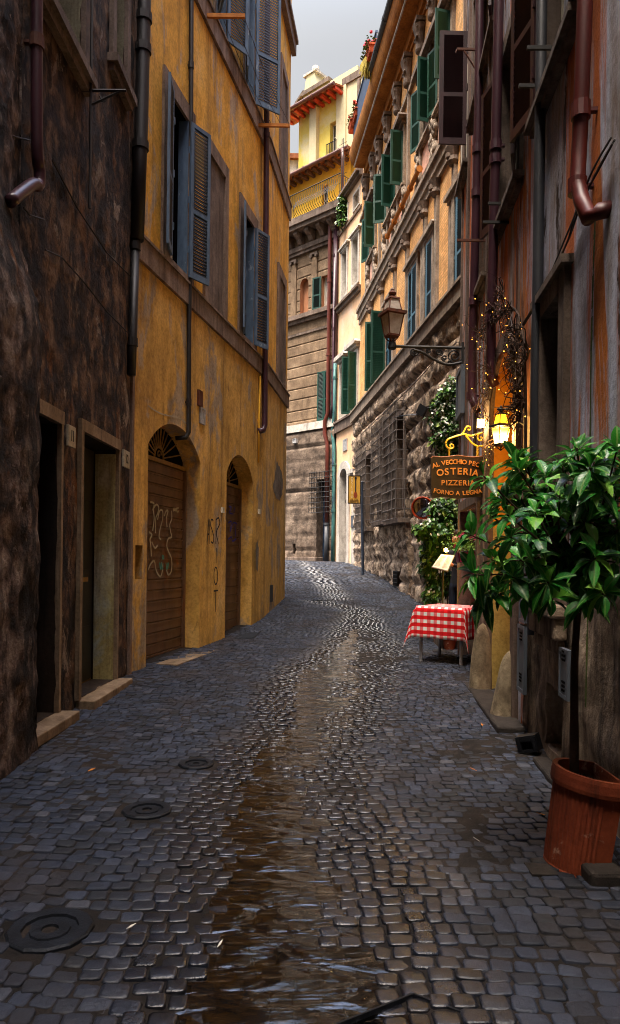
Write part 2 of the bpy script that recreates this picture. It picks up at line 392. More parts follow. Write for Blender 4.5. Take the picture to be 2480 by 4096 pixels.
def pud(x, y):
    """signed distance-ish into the wet channel"""
    xl = float(np.interp(y, _ly, _lx)); xr = float(np.interp(y, _ry, _rx))
    d = min(x - xl, xr - x) + .10 * nz(x * 2.3, y * 1.6, 4.0, 3)
    if y > 13: d -= (y - 13) * .03
    return d
def dip(d, x=None, y=None):
    k = 1.0
    if x is not None and d > 0:
        xl = float(np.interp(y, _ly, _lx)); xr = float(np.interp(y, _ry, _rx)); t = (x - xl) / max(.1, xr - xl) - .32 * smooth((4.1 - y) / .7)
        k = 1.25 - .80 * smooth((t - .25) / .5) + .6 * nz(x * 2.4, y * 1.7, 8, 3)
    return -.0135 * k * max(-1.0, min(1.0, d / .14))
COVERS = [(gpt(200, 3730), .20), (gpt(588, 3248), .175), (gpt(785, 3062), .155)]
cobm = NT('wet_basalt_cobble')
_ri = cobm.n('ShaderNodeNewGeometry').outputs['Random Per Island']
_wet = cobm.n('ShaderNodeAttribute', attribute_name='wet').outputs['Fac']
_c = cobm.ramp(_ri, [(0, '0b1018'), (.3, '141b28'), (.7, '1c2536'), (.92, '283040'), (1, '3a3c44')])
_dn = cobm.noise(cobm.co(), 1.1, 5, .6)
_c = cobm.mix(cobm.rng(_dn, .5, .70, 0, .7), _c, '281f1a')
_c = cobm.mix(cobm.rng(_wet, 0, 1, 0, .6), _c, '0c0c0e')
_f = cobm.noise(cobm.co(), 60, 5, .7)
_rg = cobm.math('ADD', cobm.math('MULTIPLY', cobm.rng(_wet, 0, 1, .54, .12), cobm.rng(_dn, .3, .7, .8, 1.5)), cobm.math('MULTIPLY', _f, .12))
cobm = cobm.fin(_c, _rg, cobm.bump(cobm.math('ADD', _f, cobm.math('MULTIPLY', cobm.noise(cobm.co(), 16, 4, .6), 1.5)), .6, .006), 0, .55)
_nt = cobm.node_tree; _p = _nt.nodes['Principled BSDF']; _mrs = _nt.nodes.new('ShaderNodeMapRange'); _mrs.inputs[3].default_value = .4; _mrs.inputs[4].default_value = .8
_nt.links.new([n for n in _nt.nodes if n.type == 'ATTRIBUTE'][0].outputs['Fac'], _mrs.inputs[0]); _nt.links.new(_mrs.outputs[0], _p.inputs['Specular IOR Level'])

mortar = wmat('dark_grit', [(.3, '0e0b0a'), (.5, '1e1916'), (.75, '332a24')], 6, 1, bs=70, bump=.6)
wt = NT('running_water')
_w1 = wt.noise(wt.co((.7, 1.7, 1)), 5, 2, .5, .5); _w2 = wt.noise(wt.co((.8, 1.8, 1), off=2), 30, 3, .6, .4)
_wb = wt.bump(_w1, .9, .035); _wb = wt.bump(_w2, .3, .006, _wb)
_tr = wt.n('ShaderNodeBsdfTransparent'); _tr.inputs[0].default_value = (.42, .36, .30, 1)
_gl = wt.n('ShaderNodeBsdfGlossy'); _gl.inputs['Roughness'].default_value = .03; wt.l(_wb, _gl.inputs['Normal'])
_fr = wt.n('ShaderNodeFresnel'); _fr.inputs[0].default_value = 1.45; wt.l(_wb, _fr.inputs['Normal'])
_ms = wt.n('ShaderNodeMixShader'); wt.l(wt.math('ADD', wt.math('MULTIPLY', _fr.outputs[0], 1.7), .015), _ms.inputs[0]); wt.l(_tr.outputs[0], _ms.inputs[1]); wt.l(_gl.outputs[0], _ms.inputs[2]); wt.l(_ms.outputs[0], wt.out.inputs[0])
water = wt.fin(wt.ramp(wt.noise(wt.co(), 2.5, 5), [(.3, '030202'), (.7, '0a0705')]), .015, _wb, 0, .6)
water.node_tree.nodes['Principled BSDF'].inputs['IOR'].default_value = 1.4

xs = list(np.arange(-9, 9.01, .5)); ys = [-30, -15] + list(np.arange(-8, 36, .5)) + [45, 60, 90]
gx = [-70, -35, -18] + xs + [18, 35, 70]
g = MB(); nxx = len(gx)
for y in ys:
    for x in gx: g.v.append((x, y, zg(x, y) - .09))
for j in range(len(ys) - 1):
    for i in range(nxx - 1):
        a = j * nxx + i; g.f.append((a, a + 1, a + nxx + 1, a + nxx)); g.m.append(0)
tag(g.obj('ground', mortar, smooth=True), kind='structure')

g = MB(); mx_ = np.arange(-3.2, 4.2, .11); my_ = np.concatenate([np.arange(.6, 14, .11), np.arange(14, 31, .3)])
for y in my_:
    for x in mx_: g.v.append((x, y, zg(x, y) - .0062 + .0072 * smooth((nz(x * .8, y * .8, 12, 5) + .02) / .3) * max(smooth((x - .45) / .7), smooth((-1.25 - x) / .5) * .8) + dip(pud(x, y), x, y) * .9 + .003 * nz(x * 3, y * 3, 6, 2)))
for j in range(len(my_) - 1):
    for i in range(len(mx_) - 1):
        a = j * len(mx_) + i; g.f.append((a, a + 1, a + len(mx_) + 1, a + len(mx_))); g.m.append(0)
tag(g.obj('street_bed', mortar, smooth=True), kind='structure')
cb = MB(); wets = []
def stone(cx, cy, w, d, rot, fine, prot):
    for c_, r_ in COVERS:
        if (cx - c_.x) ** 2 + (cy - c_.y) ** 2 < r_ * r_: return
    z0 = zg(cx, cy); pd = pud(cx, cy); wet = smooth((pd + .55) / .5)
    h = z0 + dip(pd, cx, cy) + random.gauss(0, .0025) + .006 * nz(cx * 1.7, cy * 1.7, 2, 2)
    tq = 1 - .6 * wet; tx, ty = random.gauss(0, .035) * tq, random.gauss(0, .045) * tq
    n = 8 if fine else 4
    base = [(-1, -.7), (-.76, -1), (.76, -1), (1, -.7), (1, .7), (.76, 1), (-.76, 1), (-1, .7)] if fine else [(-1, -1), (1, -1), (1, 1), (-1, 1)]
    jit = [(random.uniform(.9, 1.08), random.uniform(.9, 1.08)) for _ in base]
    c, s_ = math.cos(rot), math.sin(rot)
    def ring(k, dz):
        out = []
        for (a, b), (ja, jb) in zip(base, jit):
            x, y = a * ja * w * .5 * k, b * jb * d * .5 * k
            out.append((cx + x * c - y * s_, cy + x * s_ + y * c, h + dz + x * tx + y * ty + (random.gauss(0, .0011) if dz > -.004 else 0)))
        return out
    b = len(cb.v)
    if fine:
        R = [ring(1.0, -.045), ring(.985, -.0055), ring(.94, -.0012), ring(.74, .0006 * prot)]
        for r in R: cb.v += r
        for k in range(3):
            for i in range(8):
                j = (i + 1) % 8
                cb.f.append((b + k * 8 + i, b + k * 8 + j, b + k * 8 + 8 + j, b + k * 8 + 8 + i)); cb.m.append(0)
        cb.f.append(tuple(b + 24 + i for i in range(8))); cb.m.append(0); wets.extend([wet] * 32)
    else:
        R = [ring(1.0, -.02), ring(.93, .0)]
        for r in R: cb.v += r
        for i in range(4):
            j = (i + 1) % 4
            cb.f.append((b + i, b + j, b + 4 + j, b + 4 + i)); cb.m.append(0)
        cb.f.append((b + 4, b + 5, b + 6, b + 7)); cb.m.append(0); wets.extend([wet] * 8)
y = 1.0; row = 0
while y < 31:
    dep = .086 if y < 20 else .16
    xl, xr = left_x(y) - .15, right_x(y) + .25
    xl = max(xl, -7)
    x = xl + random.uniform(0, .1)
    while x < xr:
        wd = random.uniform(.074, .118) if y < 20 else random.uniform(.15, .22)
        arc = .05 * math.sin(x * 2.1 + .4 * math.sin(y * .35)) + .07 * nz(x * .9, y * .9, 1, 3)
        cx, cy = x + wd / 2, y + arc + random.gauss(0, .006)
        slope = .105 * math.cos(x * 2.1 + .4 * math.sin(y * .35))
        gap = .001 + .0035 * random.random()
        stone(cx, cy, wd - gap, dep - gap + random.uniform(-.006, .004), slope * .8 + random.gauss(0, .05), y < 13, random.uniform(.4, 1.5))
        x += wd
    y += dep; row += 1
cob = cb.obj('cobbled_street', cobm, smooth=True)
at_ = cob.data.attributes.new('wet', 'FLOAT', 'POINT'); at_.data.foreach_set('value', wets)
tag(cob, kind='structure')
wm = MB(); yy = list(np.arange(1.0, 14, .08)); NX = 24
for y in yy:
    xl = float(np.interp(y, _ly, _lx)) - .22; xr = float(np.interp(y, _ry, _rx)) + .22
    for i in range(NX):
        x = lerp(xl, xr, i / (NX - 1)); wm.v.append((x, y, zg(x, y) - .0072 - .005 * smooth((y - 7.5) / 4)))
for j in range(len(yy) - 1):
    for i in range(NX - 1):
        a = j * NX + i; wm.f.append((a, a + 1, a + NX + 1, a + NX)); wm.m.append(0)
tag(wm.obj('puddle', water, smooth=True), kind='structure')
# ---- building helpers ------------------------------------------------------
def facade(mb, s0, s1, z0, z1, ops=(), cell=None, h=None, mi=0, ri=0, back=.7, body=3.0, vi=None):
    """wall skin with real openings; ops = dicts s0,s1,z0,z1,depth,[arch]"""
    h = h or (lambda s, z: 0.0)
    S = {round(s0, 4), round(s1, 4)}; Z = {round(z0, 4), round(z1, 4)}
    for o in ops:
        for k in ('s0', 's1'): S.add(round(min(max(o[k], s0), s1), 4))
        for k in ('z0', 'z1'): Z.add(round(min(max(o[k], z0), z1), 4))
    def ref(L):
        L = sorted(L)
        if not cell: return L
        out = [L[0]]
        for a, b in zip(L, L[1:]):
            n = max(1, int(round((b - a) / cell)))
            out += [a + (b - a) * i / n for i in range(1, n + 1)]
        return out
    S, Z = ref(S), ref(Z)
    ns, nzv = len(S), len(Z)
    b0 = len(mb.v)
    H = [[h(s, z) for s in S] for z in Z]
    for j, z in enumerate(Z):
        for i, s in enumerate(S): mb.v.append((s, -H[j][i], z))
    inside = [[None] * (ns - 1) for _ in range(nzv - 1)]
    for j in range(nzv - 1):
        for i in range(ns - 1):
            cs, cz = (S[i] + S[i + 1]) / 2, (Z[j] + Z[j + 1]) / 2
            for o in ops:
                if o['s0'] < cs < o['s1'] and o['z0'] < cz < o['z1']: inside[j][i] = o
            if inside[j][i] is None:
                a = b0 + j * ns + i
                mb.f.append((a, a + 1, a + ns + 1, a + ns)); mb.m.append(mi)
    def rev(p, q, d, m):
        mb.add([p, q, (q[0], d, q[2]), (p[0], d, p[2])], [(0, 1, 2, 3)], m)
    for j in range(nzv - 1):
        for i in range(ns - 1):
            o = inside[j][i]
            if o is None: continue
            P = lambda a, b: (S[a], -H[b][a], Z[b])
            d = o.get('depth', .25); m = o.get('ri', ri)
            if i == 0 or inside[j][i - 1] is not o: rev(P(i, j), P(i, j + 1), d, m)
            if i == ns - 2 or inside[j][i + 1] is not o: rev(P(i + 1, j), P(i + 1, j + 1), d, o.get('ri2', m))
            if j == 0 or inside[j - 1][i] is not o: rev(P(i, j), P(i + 1, j), d, o.get('rs', m))
            if (j == nzv - 2 or inside[j + 1][i] is not o) and not o.get('arch'): rev(P(i, j + 1), P(i + 1, j + 1), d, m)
    for o in ops:
        if o.get('arch'):
            n = 18; sm, hw, r = (o['s0'] + o['s1']) / 2, (o['s1'] - o['s0']) / 2, o['arch']
            zs = o['z1'] - r; A = []
            R = (hw * hw + r * r) / (2 * r); t0 = math.asin(min(1, hw / R)); 
            if r > hw * .98: A = [(sm - hw * math.cos(math.pi * k / n), zs + r * math.sin(math.pi * k / n)) for k in range(n + 1)]
            else: A = [(sm + R * math.sin(-t0 + 2 * t0 * k / n), zs + r - R + R * math.cos(-t0 + 2 * t0 * k / n)) for k in range(n + 1)]
            d = o.get('depth', .25)
            for (a, za), (b, zb) in zip(A, A[1:]):
                oa = -h(a, o['z1']); 
                mb.add([(a, oa, za), (b, oa, zb), (b, oa, o['z1']), (a, oa, o['z1'])], [(0, 1, 2, 3)], mi)
                mb.add([(a, oa, za), (b, oa, zb), (b, d, zb), (a, d, za)], [(0, 1, 2, 3)], o.get('ra', o.get('ri', ri)))
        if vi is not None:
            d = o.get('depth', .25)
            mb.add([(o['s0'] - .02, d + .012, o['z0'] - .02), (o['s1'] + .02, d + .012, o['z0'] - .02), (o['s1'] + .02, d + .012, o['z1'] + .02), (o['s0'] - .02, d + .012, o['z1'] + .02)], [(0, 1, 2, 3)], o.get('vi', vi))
    mb.add([(s0, 0, z0), (s0, back, z0), (s0, back, z1), (s0, 0, z1)], [(0, 1, 2, 3)], mi)
    mb.add([(s1, 0, z0), (s1, back, z0), (s1, back, z1), (s1, 0, z1)], [(0, 1, 2, 3)], mi)
    mb.add([(s0, 0, z1), (s1, 0, z1), (s1, back, z1), (s0, back, z1)], [(0, 1, 2, 3)], mi)
    if body: mb.box(s0, s1, back, back + body, z0, z1 - .01, mi)

def leaf_mesh(mb, wd, hh, t=.035, slat=.052, fr=.06, mid=True, gap=1.0):
    """louvred leaf: x from 0 to wd, z from 0 to hh, thickness along y"""
    mb.box(0, fr, -t / 2, t / 2, 0, hh); mb.box(wd - fr, wd, -t / 2, t / 2, 0, hh)
    rails = [(0, fr * 1.5), (hh - fr, hh)]
    if mid: rails.insert(1, (hh * .42, hh * .42 + fr))
    for a, b in rails: mb.box(fr, wd - fr, -t * .45, t * .45, a, b)
    for (_, a), (b, _) in zip(rails, rails[1:]):
        n = max(2, int((b - a) / slat))
        for k in range(n):
            z = a + (k + .5) * (b - a) / n
            M = Matrix.Translation((0, 0, z)) @ Matrix.Rotation(math.radians(64), 4, 'X')
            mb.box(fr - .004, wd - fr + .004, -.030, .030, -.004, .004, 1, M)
    return mb
def shutter(win, wall, s, side, ang, z0, z1, wd, mat, o=.05, slat=.052, name='shutter'):
    """hinge at s; side 'L' closes toward +s, 'R' toward -s; ang 0 closed, 180 flat on the wall"""
    a = math.radians(ang)
    dx, do = (math.cos(a), math.sin(a)) if side == 'L' else (-math.cos(a), math.sin(a))
    X = V((dx, -do, 0)); Z = V((0, 0, 1)); Y = Z.cross(X)
    M = Matrix(((X.x, Y.x, 0, s), (X.y, Y.y, 0, -o), (0, 0, 1, z0), (0, 0, 0, 1)))
    mb = leaf_mesh(MB(), wd, z1 - z0, slat=slat)
    for zz in (.18, .5, .82): mb.tube([(.0, .02, zz * (z1 - z0) - .05), (.0, .02, zz * (z1 - z0) + .05)], .014, 6)
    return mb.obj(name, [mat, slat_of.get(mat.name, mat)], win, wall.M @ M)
def window(b, wall, s0, s1, z0, z1, sur=.16, proud=.035, smat=None, depth=.16, glass=None, fmat=None, sill=None, shut=(), head=None, bars=True):
    mb = MB()
    if sur:
        mb.wb(s0 - sur, s0, 0, proud, z0, z1 + sur); mb.wb(s1, s1 + sur, 0, proud, z0, z1 + sur); mb.wb(s0, s1, 0, proud, z1, z1 + sur)
        if not sill: mb.wb(s0 - sur, s1 + sur, 0, proud + .004, z0 - sur * .8, z0)
    f = .05; d = -depth + .05
    for a, c in ((s0, s0 + f), (s1 - f, s1)): mb.wb(a, c, d - .04, d, z0, z1, 1)
    mb.wb(s0 + f, s1 - f, d - .04, d, z1 - f, z1, 1); mb.wb(s0 + f, s1 - f, d - .04, d, z0, z0 + f, 1)
    if bars:
        m = (s0 + s1) / 2; mb.wb(m - .03, m + .03, d - .038, d + .006, z0 + f, z1 - f, 1)
        mb.wb(s0 + f, m - .03, d - .036, d - .002, z0 + (z1 - z0) * .68, z0 + (z1 - z0) * .68 + .035, 1); mb.wb(m + .03, s1 - f, d - .036, d - .002, z0 + (z1 - z0) * .68, z0 + (z1 - z0) * .68 + .035, 1)
    w_ = mb.obj('window', [smat or stone_trim, fmat or cream_fr], b, wall.M)
    MB().wb(s0, s1, d - .03, d - .022, z0, z1).obj('pane', glass or glass_d, w_, wall.M)
    if sill:
        th, out, mt = sill
        MB().wb(s0 - sur - .06, s1 + sur + .06, 0, out, z0 - th, z0 - .002).wb(s0 - sur - .02, s1 + sur + .02, 0, out * .6, z0 - th * 1.9, z0 - th - .001).obj('sill', mt, w_, wall.M)
    if head:
        th, out, mt, up = head
        zz = z1 + sur + up
        hb = MB()
        hb.prism([(s0 - sur - .1, zz + th), (s0 - sur - .16, zz + th * .4), (s0 - sur - .12, zz), (s1 + sur + .12, zz), (s1 + sur + .16, zz + th * .4), (s1 + sur + .1, zz + th)], -out, 0)
        hb.wb(s0 - sur - .05, s1 + sur + .05, 0, out * .55, zz - .1, zz - .001)
        hb.obj('hood', mt, w_, wall.M)
    for q in shut:
        side, ang, mt = q[:3]; za = q[3] if len(q) > 3 and q[3] is not None else z0; zb = q[4] if len(q) > 4 and q[4] is not None else z1
        wd = q[5] if len(q) > 5 else (s1 - s0) / 2 - .005
        shutter(w_, wall, s0 if side == 'L' else s1, side, ang, za, zb, wd, mt, o=q[6] if len(q) > 6 else .06)
    return w_
def op(s0, s1, z0, z1, depth=.2, **k): return dict(s0=s0, s1=s1, z0=z0, z1=z1, depth=depth, **k)
def pipe(b, wall, pts, r, mat, collars=(), cmat=None, o=None, tail=None, name='drainpipe', tmat=None):
    """pts in wall coordinates (s,z)"""
    o = o if o is not None else r + .03
    path = [(s, -o, z) for s, z in pts]
    if tail: path += [(s, -oo, z) for s, oo, z in tail]
    mb = MB().tube(path, r, 12); mb.sm = True
    p = mb.obj(name, mat, b, wall.M)
    for t in collars:
        zt = t; (sa, za), (sb, zb) = pts[0], pts[-1]
        for (sa, za), (sb, zb) in zip(pts, pts[1:]):
            if min(za, zb) <= zt <= max(za, zb): break
        s = sa + (sb - sa) * ((zt - za) / (zb - za) if abs(zb - za) > 1e-6 else 0)
        c = MB().tube([(s, -o, zt - .05), (s, -o, zt + .05)], r * 1.22, 12); c.wb(s - .02, s + .02, 0, o, zt - .012, zt + .012)
        c.obj('collar', cmat or mat, p, wall.M)
    return p
def ribbon(mb, pts, wd, o=.004, mi=0):
    """brush stroke on a wall: pts in (s,z)"""
    P = [V((s, z)) for s, z in pts]
    q = []
    for i, p in enumerate(P):
        t = (P[min(i + 1, len(P) - 1)] - P[max(i - 1, 0)])
        t = t.normalized() if t.length > 1e-9 else V((1, 0))
        n = V((-t.y, t.x)) * wd * .5
        q += [(p.x + n.x, -o, p.y + n.y), (p.x - n.x, -o, p.y - n.y)]
    mb.add(q, [(2 * i, 2 * i + 1, 2 * i + 3, 2 * i + 2) for i in range(len(P) - 1)], mi)
def spline(pts, n=6):
    P = [V(p) for p in pts]; out = []
    for i in range(len(P) - 1):
        a, b, c, d = P[max(i - 1, 0)], P[i], P[i + 1], P[min(i + 2, len(P) - 1)]
        for k in range(n):
            t = k / n
            out.append(.5 * ((2 * b) + (c - a) * t + (2 * a - 5 * b + 4 * c - d) * t * t + (3 * b - a - 3 * c + d) * t ** 3))
    out.append(P[-1]); return out
def text_mesh(txt, size, depth, name, mat, parent, M, align='CENTER', bold=0.0, sx=1.0):
    cu = bpy.data.curves.new(name, 'FONT'); cu.body = txt; cu.size = size; cu.extrude = depth; cu.align_x = align; cu.align_y = 'CENTER'; cu.offset = bold; cu.resolution_u = 3
    o = bpy.data.objects.new(name, cu); COL.objects.link(o)
    dg = bpy.context.evaluated_depsgraph_get(); me = bpy.data.meshes.new_from_object(o.evaluated_get(dg))
    bpy.data.objects.remove(o); bpy.data.curves.remove(cu)
    # letters lie in x,y facing +z: stand them up to face -y
    R = Matrix(((sx, 0, 0, 0), (0, 0, -1, 0), (0, 1, 0, 0), (0, 0, 0, 1)))
    me.transform(Matrix.Translation(-ORG[parent.name]) @ M @ R); me.materials.clear(); me.materials.append(mat); me.name = name
    ob = bpy.data.objects.new(name, me); COL.objects.link(ob); ob.parent = parent; ORG[ob.name] = ORG[parent.name]
    return ob
def arc_text(txt, size, depth, name, mat, parent, M, width, rise, z0, bold=0.0):
    """one mesh of letters along a shallow arc (M: board frame, x right, z up, facing -y)"""
    n = len(txt); meshes = []
    wts = [{'I': .5, ' ': .55, 'M': 1.25, 'N': 1.05, 'L': .85, 'E': .9, 'F': .85}.get(c, 1.0) for c in txt]; tot = sum(wts)
    bm = bmesh.new(); acc = 0
    dg = bpy.context.evaluated_depsgraph_get()
    for c, wt_ in zip(txt, wts):
        m = (acc + wt_ / 2) / tot * 2 - 1; acc += wt_
        if c == ' ': continue
        cu = bpy.data.curves.new('c', 'FONT'); cu.body = c; cu.size = size; cu.extrude = depth; cu.align_x = 'CENTER'; cu.align_y = 'CENTER'; cu.offset = bold; cu.resolution_u = 3
        o = bpy.data.objects.new('c', cu); COL.objects.link(o); dg.update() if False else None
        dg = bpy.context.evaluated_depsgraph_get(); me = bpy.data.meshes.new_from_object(o.evaluated_get(dg))
        bpy.data.objects.remove(o); bpy.data.curves.remove(cu)
        R = Matrix(((1, 0, 0, 0), (0, 0, -1, 0), (0, 1, 0, 0), (0, 0, 0, 1)))
        ang = math.atan2(-2 * rise * m, width / 2)
        T = Matrix.Translation((m * width / 2, 0, z0 + rise * (1 - m * m))) @ Matrix.Rotation(-ang, 4, 'Y')
        me.transform(M @ T @ R); bm.from_mesh(me); bpy.data.meshes.remove(me)
    me = bpy.data.meshes.new(name); bm.to_mesh(me); bm.free()
    me.transform(Matrix.Translation(-ORG[parent.name])); me.materials.clear(); me.materials.append(mat)
    for p in me.polygons: p.material_index = 0
    ob = bpy.data.objects.new(name, me); COL.objects.link(ob); ob.parent = parent; ORG[ob.name] = ORG[parent.name]
    return ob
def frame_at(p, X, N):
    """matrix: x along X, y into (-N), z up at p"""
    X, N = V(X).normalized(), V(N).normalized()
    return Matrix(((X.x, -N.x, 0, p[0]), (X.y, -N.y, 0, p[1]), (X.z, -N.z, 1, p[2]), (0, 0, 0, 1)))

WD = Wall((-2.62, -6.0), (-2.276, 8.86))
WO = Wall((-2.276, 8.86), (-.986, 14.86))
WO2 = Wall((-.986, 14.86), (-.63, 17.64))
WB = Wall((2.426, 11.4), (.86, -6.0))
WR = Wall((1.761, 25.9), (3.31, 11.8))
WP = Wall((1.005, 28.56), (1.79, 25.9))
WE = Wall((-4.0, 33.1), (1.0, 28.56))
# ---- dark building, near on the left ----------------------------------------
b = thing('dark_building', 'dark blackened rough-plastered house with two doorways at the left edge', 'building', (-2.45, 6, zg(-2.4, 6)))
W = WD
d11 = (W.s(60, 2800), W.s(216, 2800)); d12 = (W.s(308, 2750), W.s(452, 2730))
z11 = W.z(245, 1705); z12 = W.z(462, 1800); zs11, zs12 = W.z(216, 2850), W.z(420, 2735)
wa = (W.s(150, 100), W.s(322, 200)); wbn = (W.s(448, 300), W.s(494, 300))
zwa = W.z(320, 280) ; zwb = W.z(490, 350)
ops = [op(d11[0], d11[1], zs11, z11, .32, ri=4), op(d12[0], d12[1], zs12, z12, .36, ri=4),
       op(wa[0], wa[1], zwa, zwa + 2.0, .3, ri=2), op(wbn[0], wbn[1], zwb, zwb + 2.2, .22, ri=2)]
def hD(s, z):
    v = .016 * nz(s * 2.2, z * 1.2, 1, 5) + .018 * nz(s * 8, z * 5, 3, 4)
    return v
pier = W.s(150, 2980, .25) + .1
mb = MB(); facade(mb, 0, W.L, -.4, 12, ops, .085, hD, vi=3, body=0)
facade(mb, 0, W.L, 12, 24, (), None, None, body=0); mb.box(0, W.L, .7, 4.7, -.4, 23.9, 0)  # upper wall raised out of view to shade the near lane
wl = mb.obj('wall', [darkpl, darkpl, lt_reveal, void_m, dark_jamb], b, W.M, smooth=True)
mb = MB()
zt = 9.0
def hP(s, z): return .25 + .018 * nz(s * 3, z * 2.2, 7, 5) + .02 * nz(s * 11, z * 9, 2, 4) - .20 * smooth((z - 3.3) / 1.1) - .05 * smooth((s - pier + .3) / .3)
ps = [lerp(0, pier, i / 70) for i in range(71)] if pier else []
S0 = pier - 5.5
facade(mb, S0, pier, -.4, zt, (), .06, hP, body=0, back=-.02)
zl = [-.4 + (zt + .4) * j / 60 for j in range(61)]
vs = [];
for z in zl:
    for k in range(5): vs.append((pier + .02 * nz(z * 4, k, 3, 3), -hP(pier, z) * (1 - k / 4), z))
mb.add(vs, [(j * 5 + k, j * 5 + k + 1, j * 5 + k + 6, j * 5 + k + 5) for j in range(60) for k in range(4)])
tag(mb.obj('pier', darkrub, b, W.M, smooth=True), 'buttress of black rubble stone')
for (a, c), zs, zt_, nm in ((d11, zs11, z11, 0), (d12, zs12, z12, 1)):
    mb = MB(); j = .07
    mb.wb(a - j, a, 0, .045, zs, zt_ + .12); mb.wb(c, c + j * .7, 0, .045, zs, zt_); mb.wb(a, c + j * .7, 0, .05, zt_, zt_ + .12)
    mb.wb(a, c, -.31 + .0, -.26, zs, zs + .02)
    d = mb.obj('doorway', jamb_st, b, W.M)
    mb = MB(); mb.wb(a + .02, c - .02, -.30, -.25, zs + .02, zt_ - .02)
    for i in range(4):
        zz = lerp(zs, zt_, .05 + i * .24); mb.wb(a + .1, c - .1, -.249, -.235, zz, zz + (zt_ - zs) * .19)
    dk = mb.obj('door', door_bk, d, W.M)
    MB().sph((a + .14, .2, zs + 1.05), .035, 8).tube([(a + .14, .2, zs + 1.05), (a + .14, .26, zs + 1.05)], .012, 6).wb(a + .24, c - .24, -.235, -.226, zs + 1.15, zs + 1.2).obj('handle', irongold, d, W.M)
    mb = MB(); mb.wb(a - .05, c + .12, .002, .2, zs - .1, zs - .003); mb.wb(a, c, -.25, -.002, zs - .1, zs - .003)
    mb.obj('doorstep', jamb_st, d, W.M, bevel=.012)
    if nm: MB().wb(c - .012, c - .003, -.235, .0, zs, zt_ - .05).obj('door_reveal', reveal12, d, W.M)
for (a, c), z0 in ((wa, zwa), (wbn, zwb)):
    window(b, W, a, c, z0, z0 + 2.0, .12, .05, stone_trim, .28, sill=(.09, .12, stone_trim), fmat=greyshut)
MB().wb(W.L - .10, W.L, .0, .035, -.2, 19).obj('corner_strip', wood_post, b, W.M)
# pipe with elbow
r = .047
s1, z1 = W.at(140, 60, .1); s2, z2 = W.at(158, 745, .1); s3, z3 = W.at(40, 785, .1)
pp = spline([(s1, z1 + 3), (s1 * .6 + s2 * .4, (z1 + z2) / 2), (s2, z2 + .12), (s2 - .03, z2 - .01), (s2 - .14, z2 - .06), (s3, z3 - .04)], 5)
pipe(b, W, [(p.x, p.y) for p in pp], r, pipe_p, o=.1, collars=(W.z(145, 165, .1),), cmat=rust)
# cables
cbm = pmat('dark_cable', '1a1716', '2c2724', .7)
mb = MB()
for pts in (((174, 1000), (240, 1030), (330, 1130), (420, 1245), (520, 1345)), ((200, 640), (300, 830), (420, 1010), (520, 1110)), ((0, 530), (60, 550), (125, 565)), ((85, 830), (110, 860), (170, 880))):
    mb.tube([(s, -.02, z) for s, z in (W.at(*p) for p in pts)], .007, 5)
tag(mb.obj('wall_cable', cbm, M=W.M, loc=W.W(pier, .03, 3)), 'thin grey cables sagging across the blackened wall at left', 'cable')
# bracket with rod
Yb = 6.95; p0 = at(311, 361, Yb); p1 = at(505, 363, Yb)
mb = MB(); wx = W.W(W.sy(Yb), 0, 0).x
mb.tube([(wx - .02, Yb, p0.z), (p1.x, Yb, p1.z)], .014, 6)
mb.tube([(wx + .09, Yb, W.z(330, -100)), (wx + .09, Yb, at(332, 833, Yb).z)], .014, 6)
mb.tube([(wx + .09, Yb, at(337, 420, Yb).z), at(480, 366, Yb)], .012, 6)
mb.tube(spline([at(400, 385, Yb), at(408, 405, Yb), at(420, 405, Yb), at(426, 395, Yb)], 4), .008, 5)
tag(mb.obj('iron_bracket', iron, loc=(wx, Yb, p0.z)), 'black iron bracket with a long hanging rod on the dark left house', 'bracket')
# number plaques
for (u0, v0, u1, v1), tx, lab in (((252, 1700, 281, 1790), '11', 'pale stone number plaque reading 11 between the two left doorways'), ((478, 1800, 502, 1874), '12', 'pale stone number plaque reading 12 beside the second left doorway')):
    sa, sb = W.s(u0, (v0 + v1) / 2), W.s(u1, (v0 + v1) / 2); za, zb = W.z(u0, v1 - 8), W.z(u0, v0 - 4)
    p = MB().wb(sa, sb, .03, .055, za, zb).obj('number_plaque', plaq, M=W.M, loc=W.W((sa + sb) / 2, .03, za), bevel=.004)
    tag(p, lab, 'plaque', 'house number plaques')
    text_mesh(tx, (zb - za) * .75, .002, 'numeral', ink, p, W.M @ Matrix.Translation(((sa + sb) / 2, -.058, (za + zb) / 2)), sx=.62)

# ---- orange building ---------------------------------------------------------
b = thing('orange_building', 'ochre orange plastered house with two shuttered arched shopfronts on the left', 'building', (-1.7, 11.5, zg(-1.7, 11.5)))
W = WO
ZB, ZU = 5.42, 10.15
g1 = (W.s(586, 2400), W.s(797, 2300)); g2 = (W.s(902, 2300), W.s(1007, 2300))
zg1, zg2 = 3.55, 3.56
w1 = (W.s(684, 800), W.s(745, 800)); w1 = (w1[0] - .1, w1[1])
w2 = (W.s(968, 1100), W.s(1010, 1100))
u1 = (W.s(858, 100), W.s(897, 100)); u2 = (W.s(975, 250), W.s(1012, 250))
zn = (W.z(545, 2318), W.z(545, 2180)); sn = (W.s(541, 2250), W.s(570, 2250))
OZ0, OZ1 = ZB + .42, 8.15
ops = [op(*g1, -.2, zg1, .30, arch=.42, ri=1), op(*g2, -.2, zg2, .30, arch=.42, ri=1), op(*w1, OZ0, OZ1, .3, ri=2), op(*w2, OZ0, OZ1, .3, ri=2),
       op(*u1, ZU + .36, ZU + 2.7, .3, ri=2), op(*u2, ZU + .36, ZU + 2.7, .3, ri=2), op(*sn, *zn, .25)]  # window reveals use the near-black void colour: shade painted into the openings
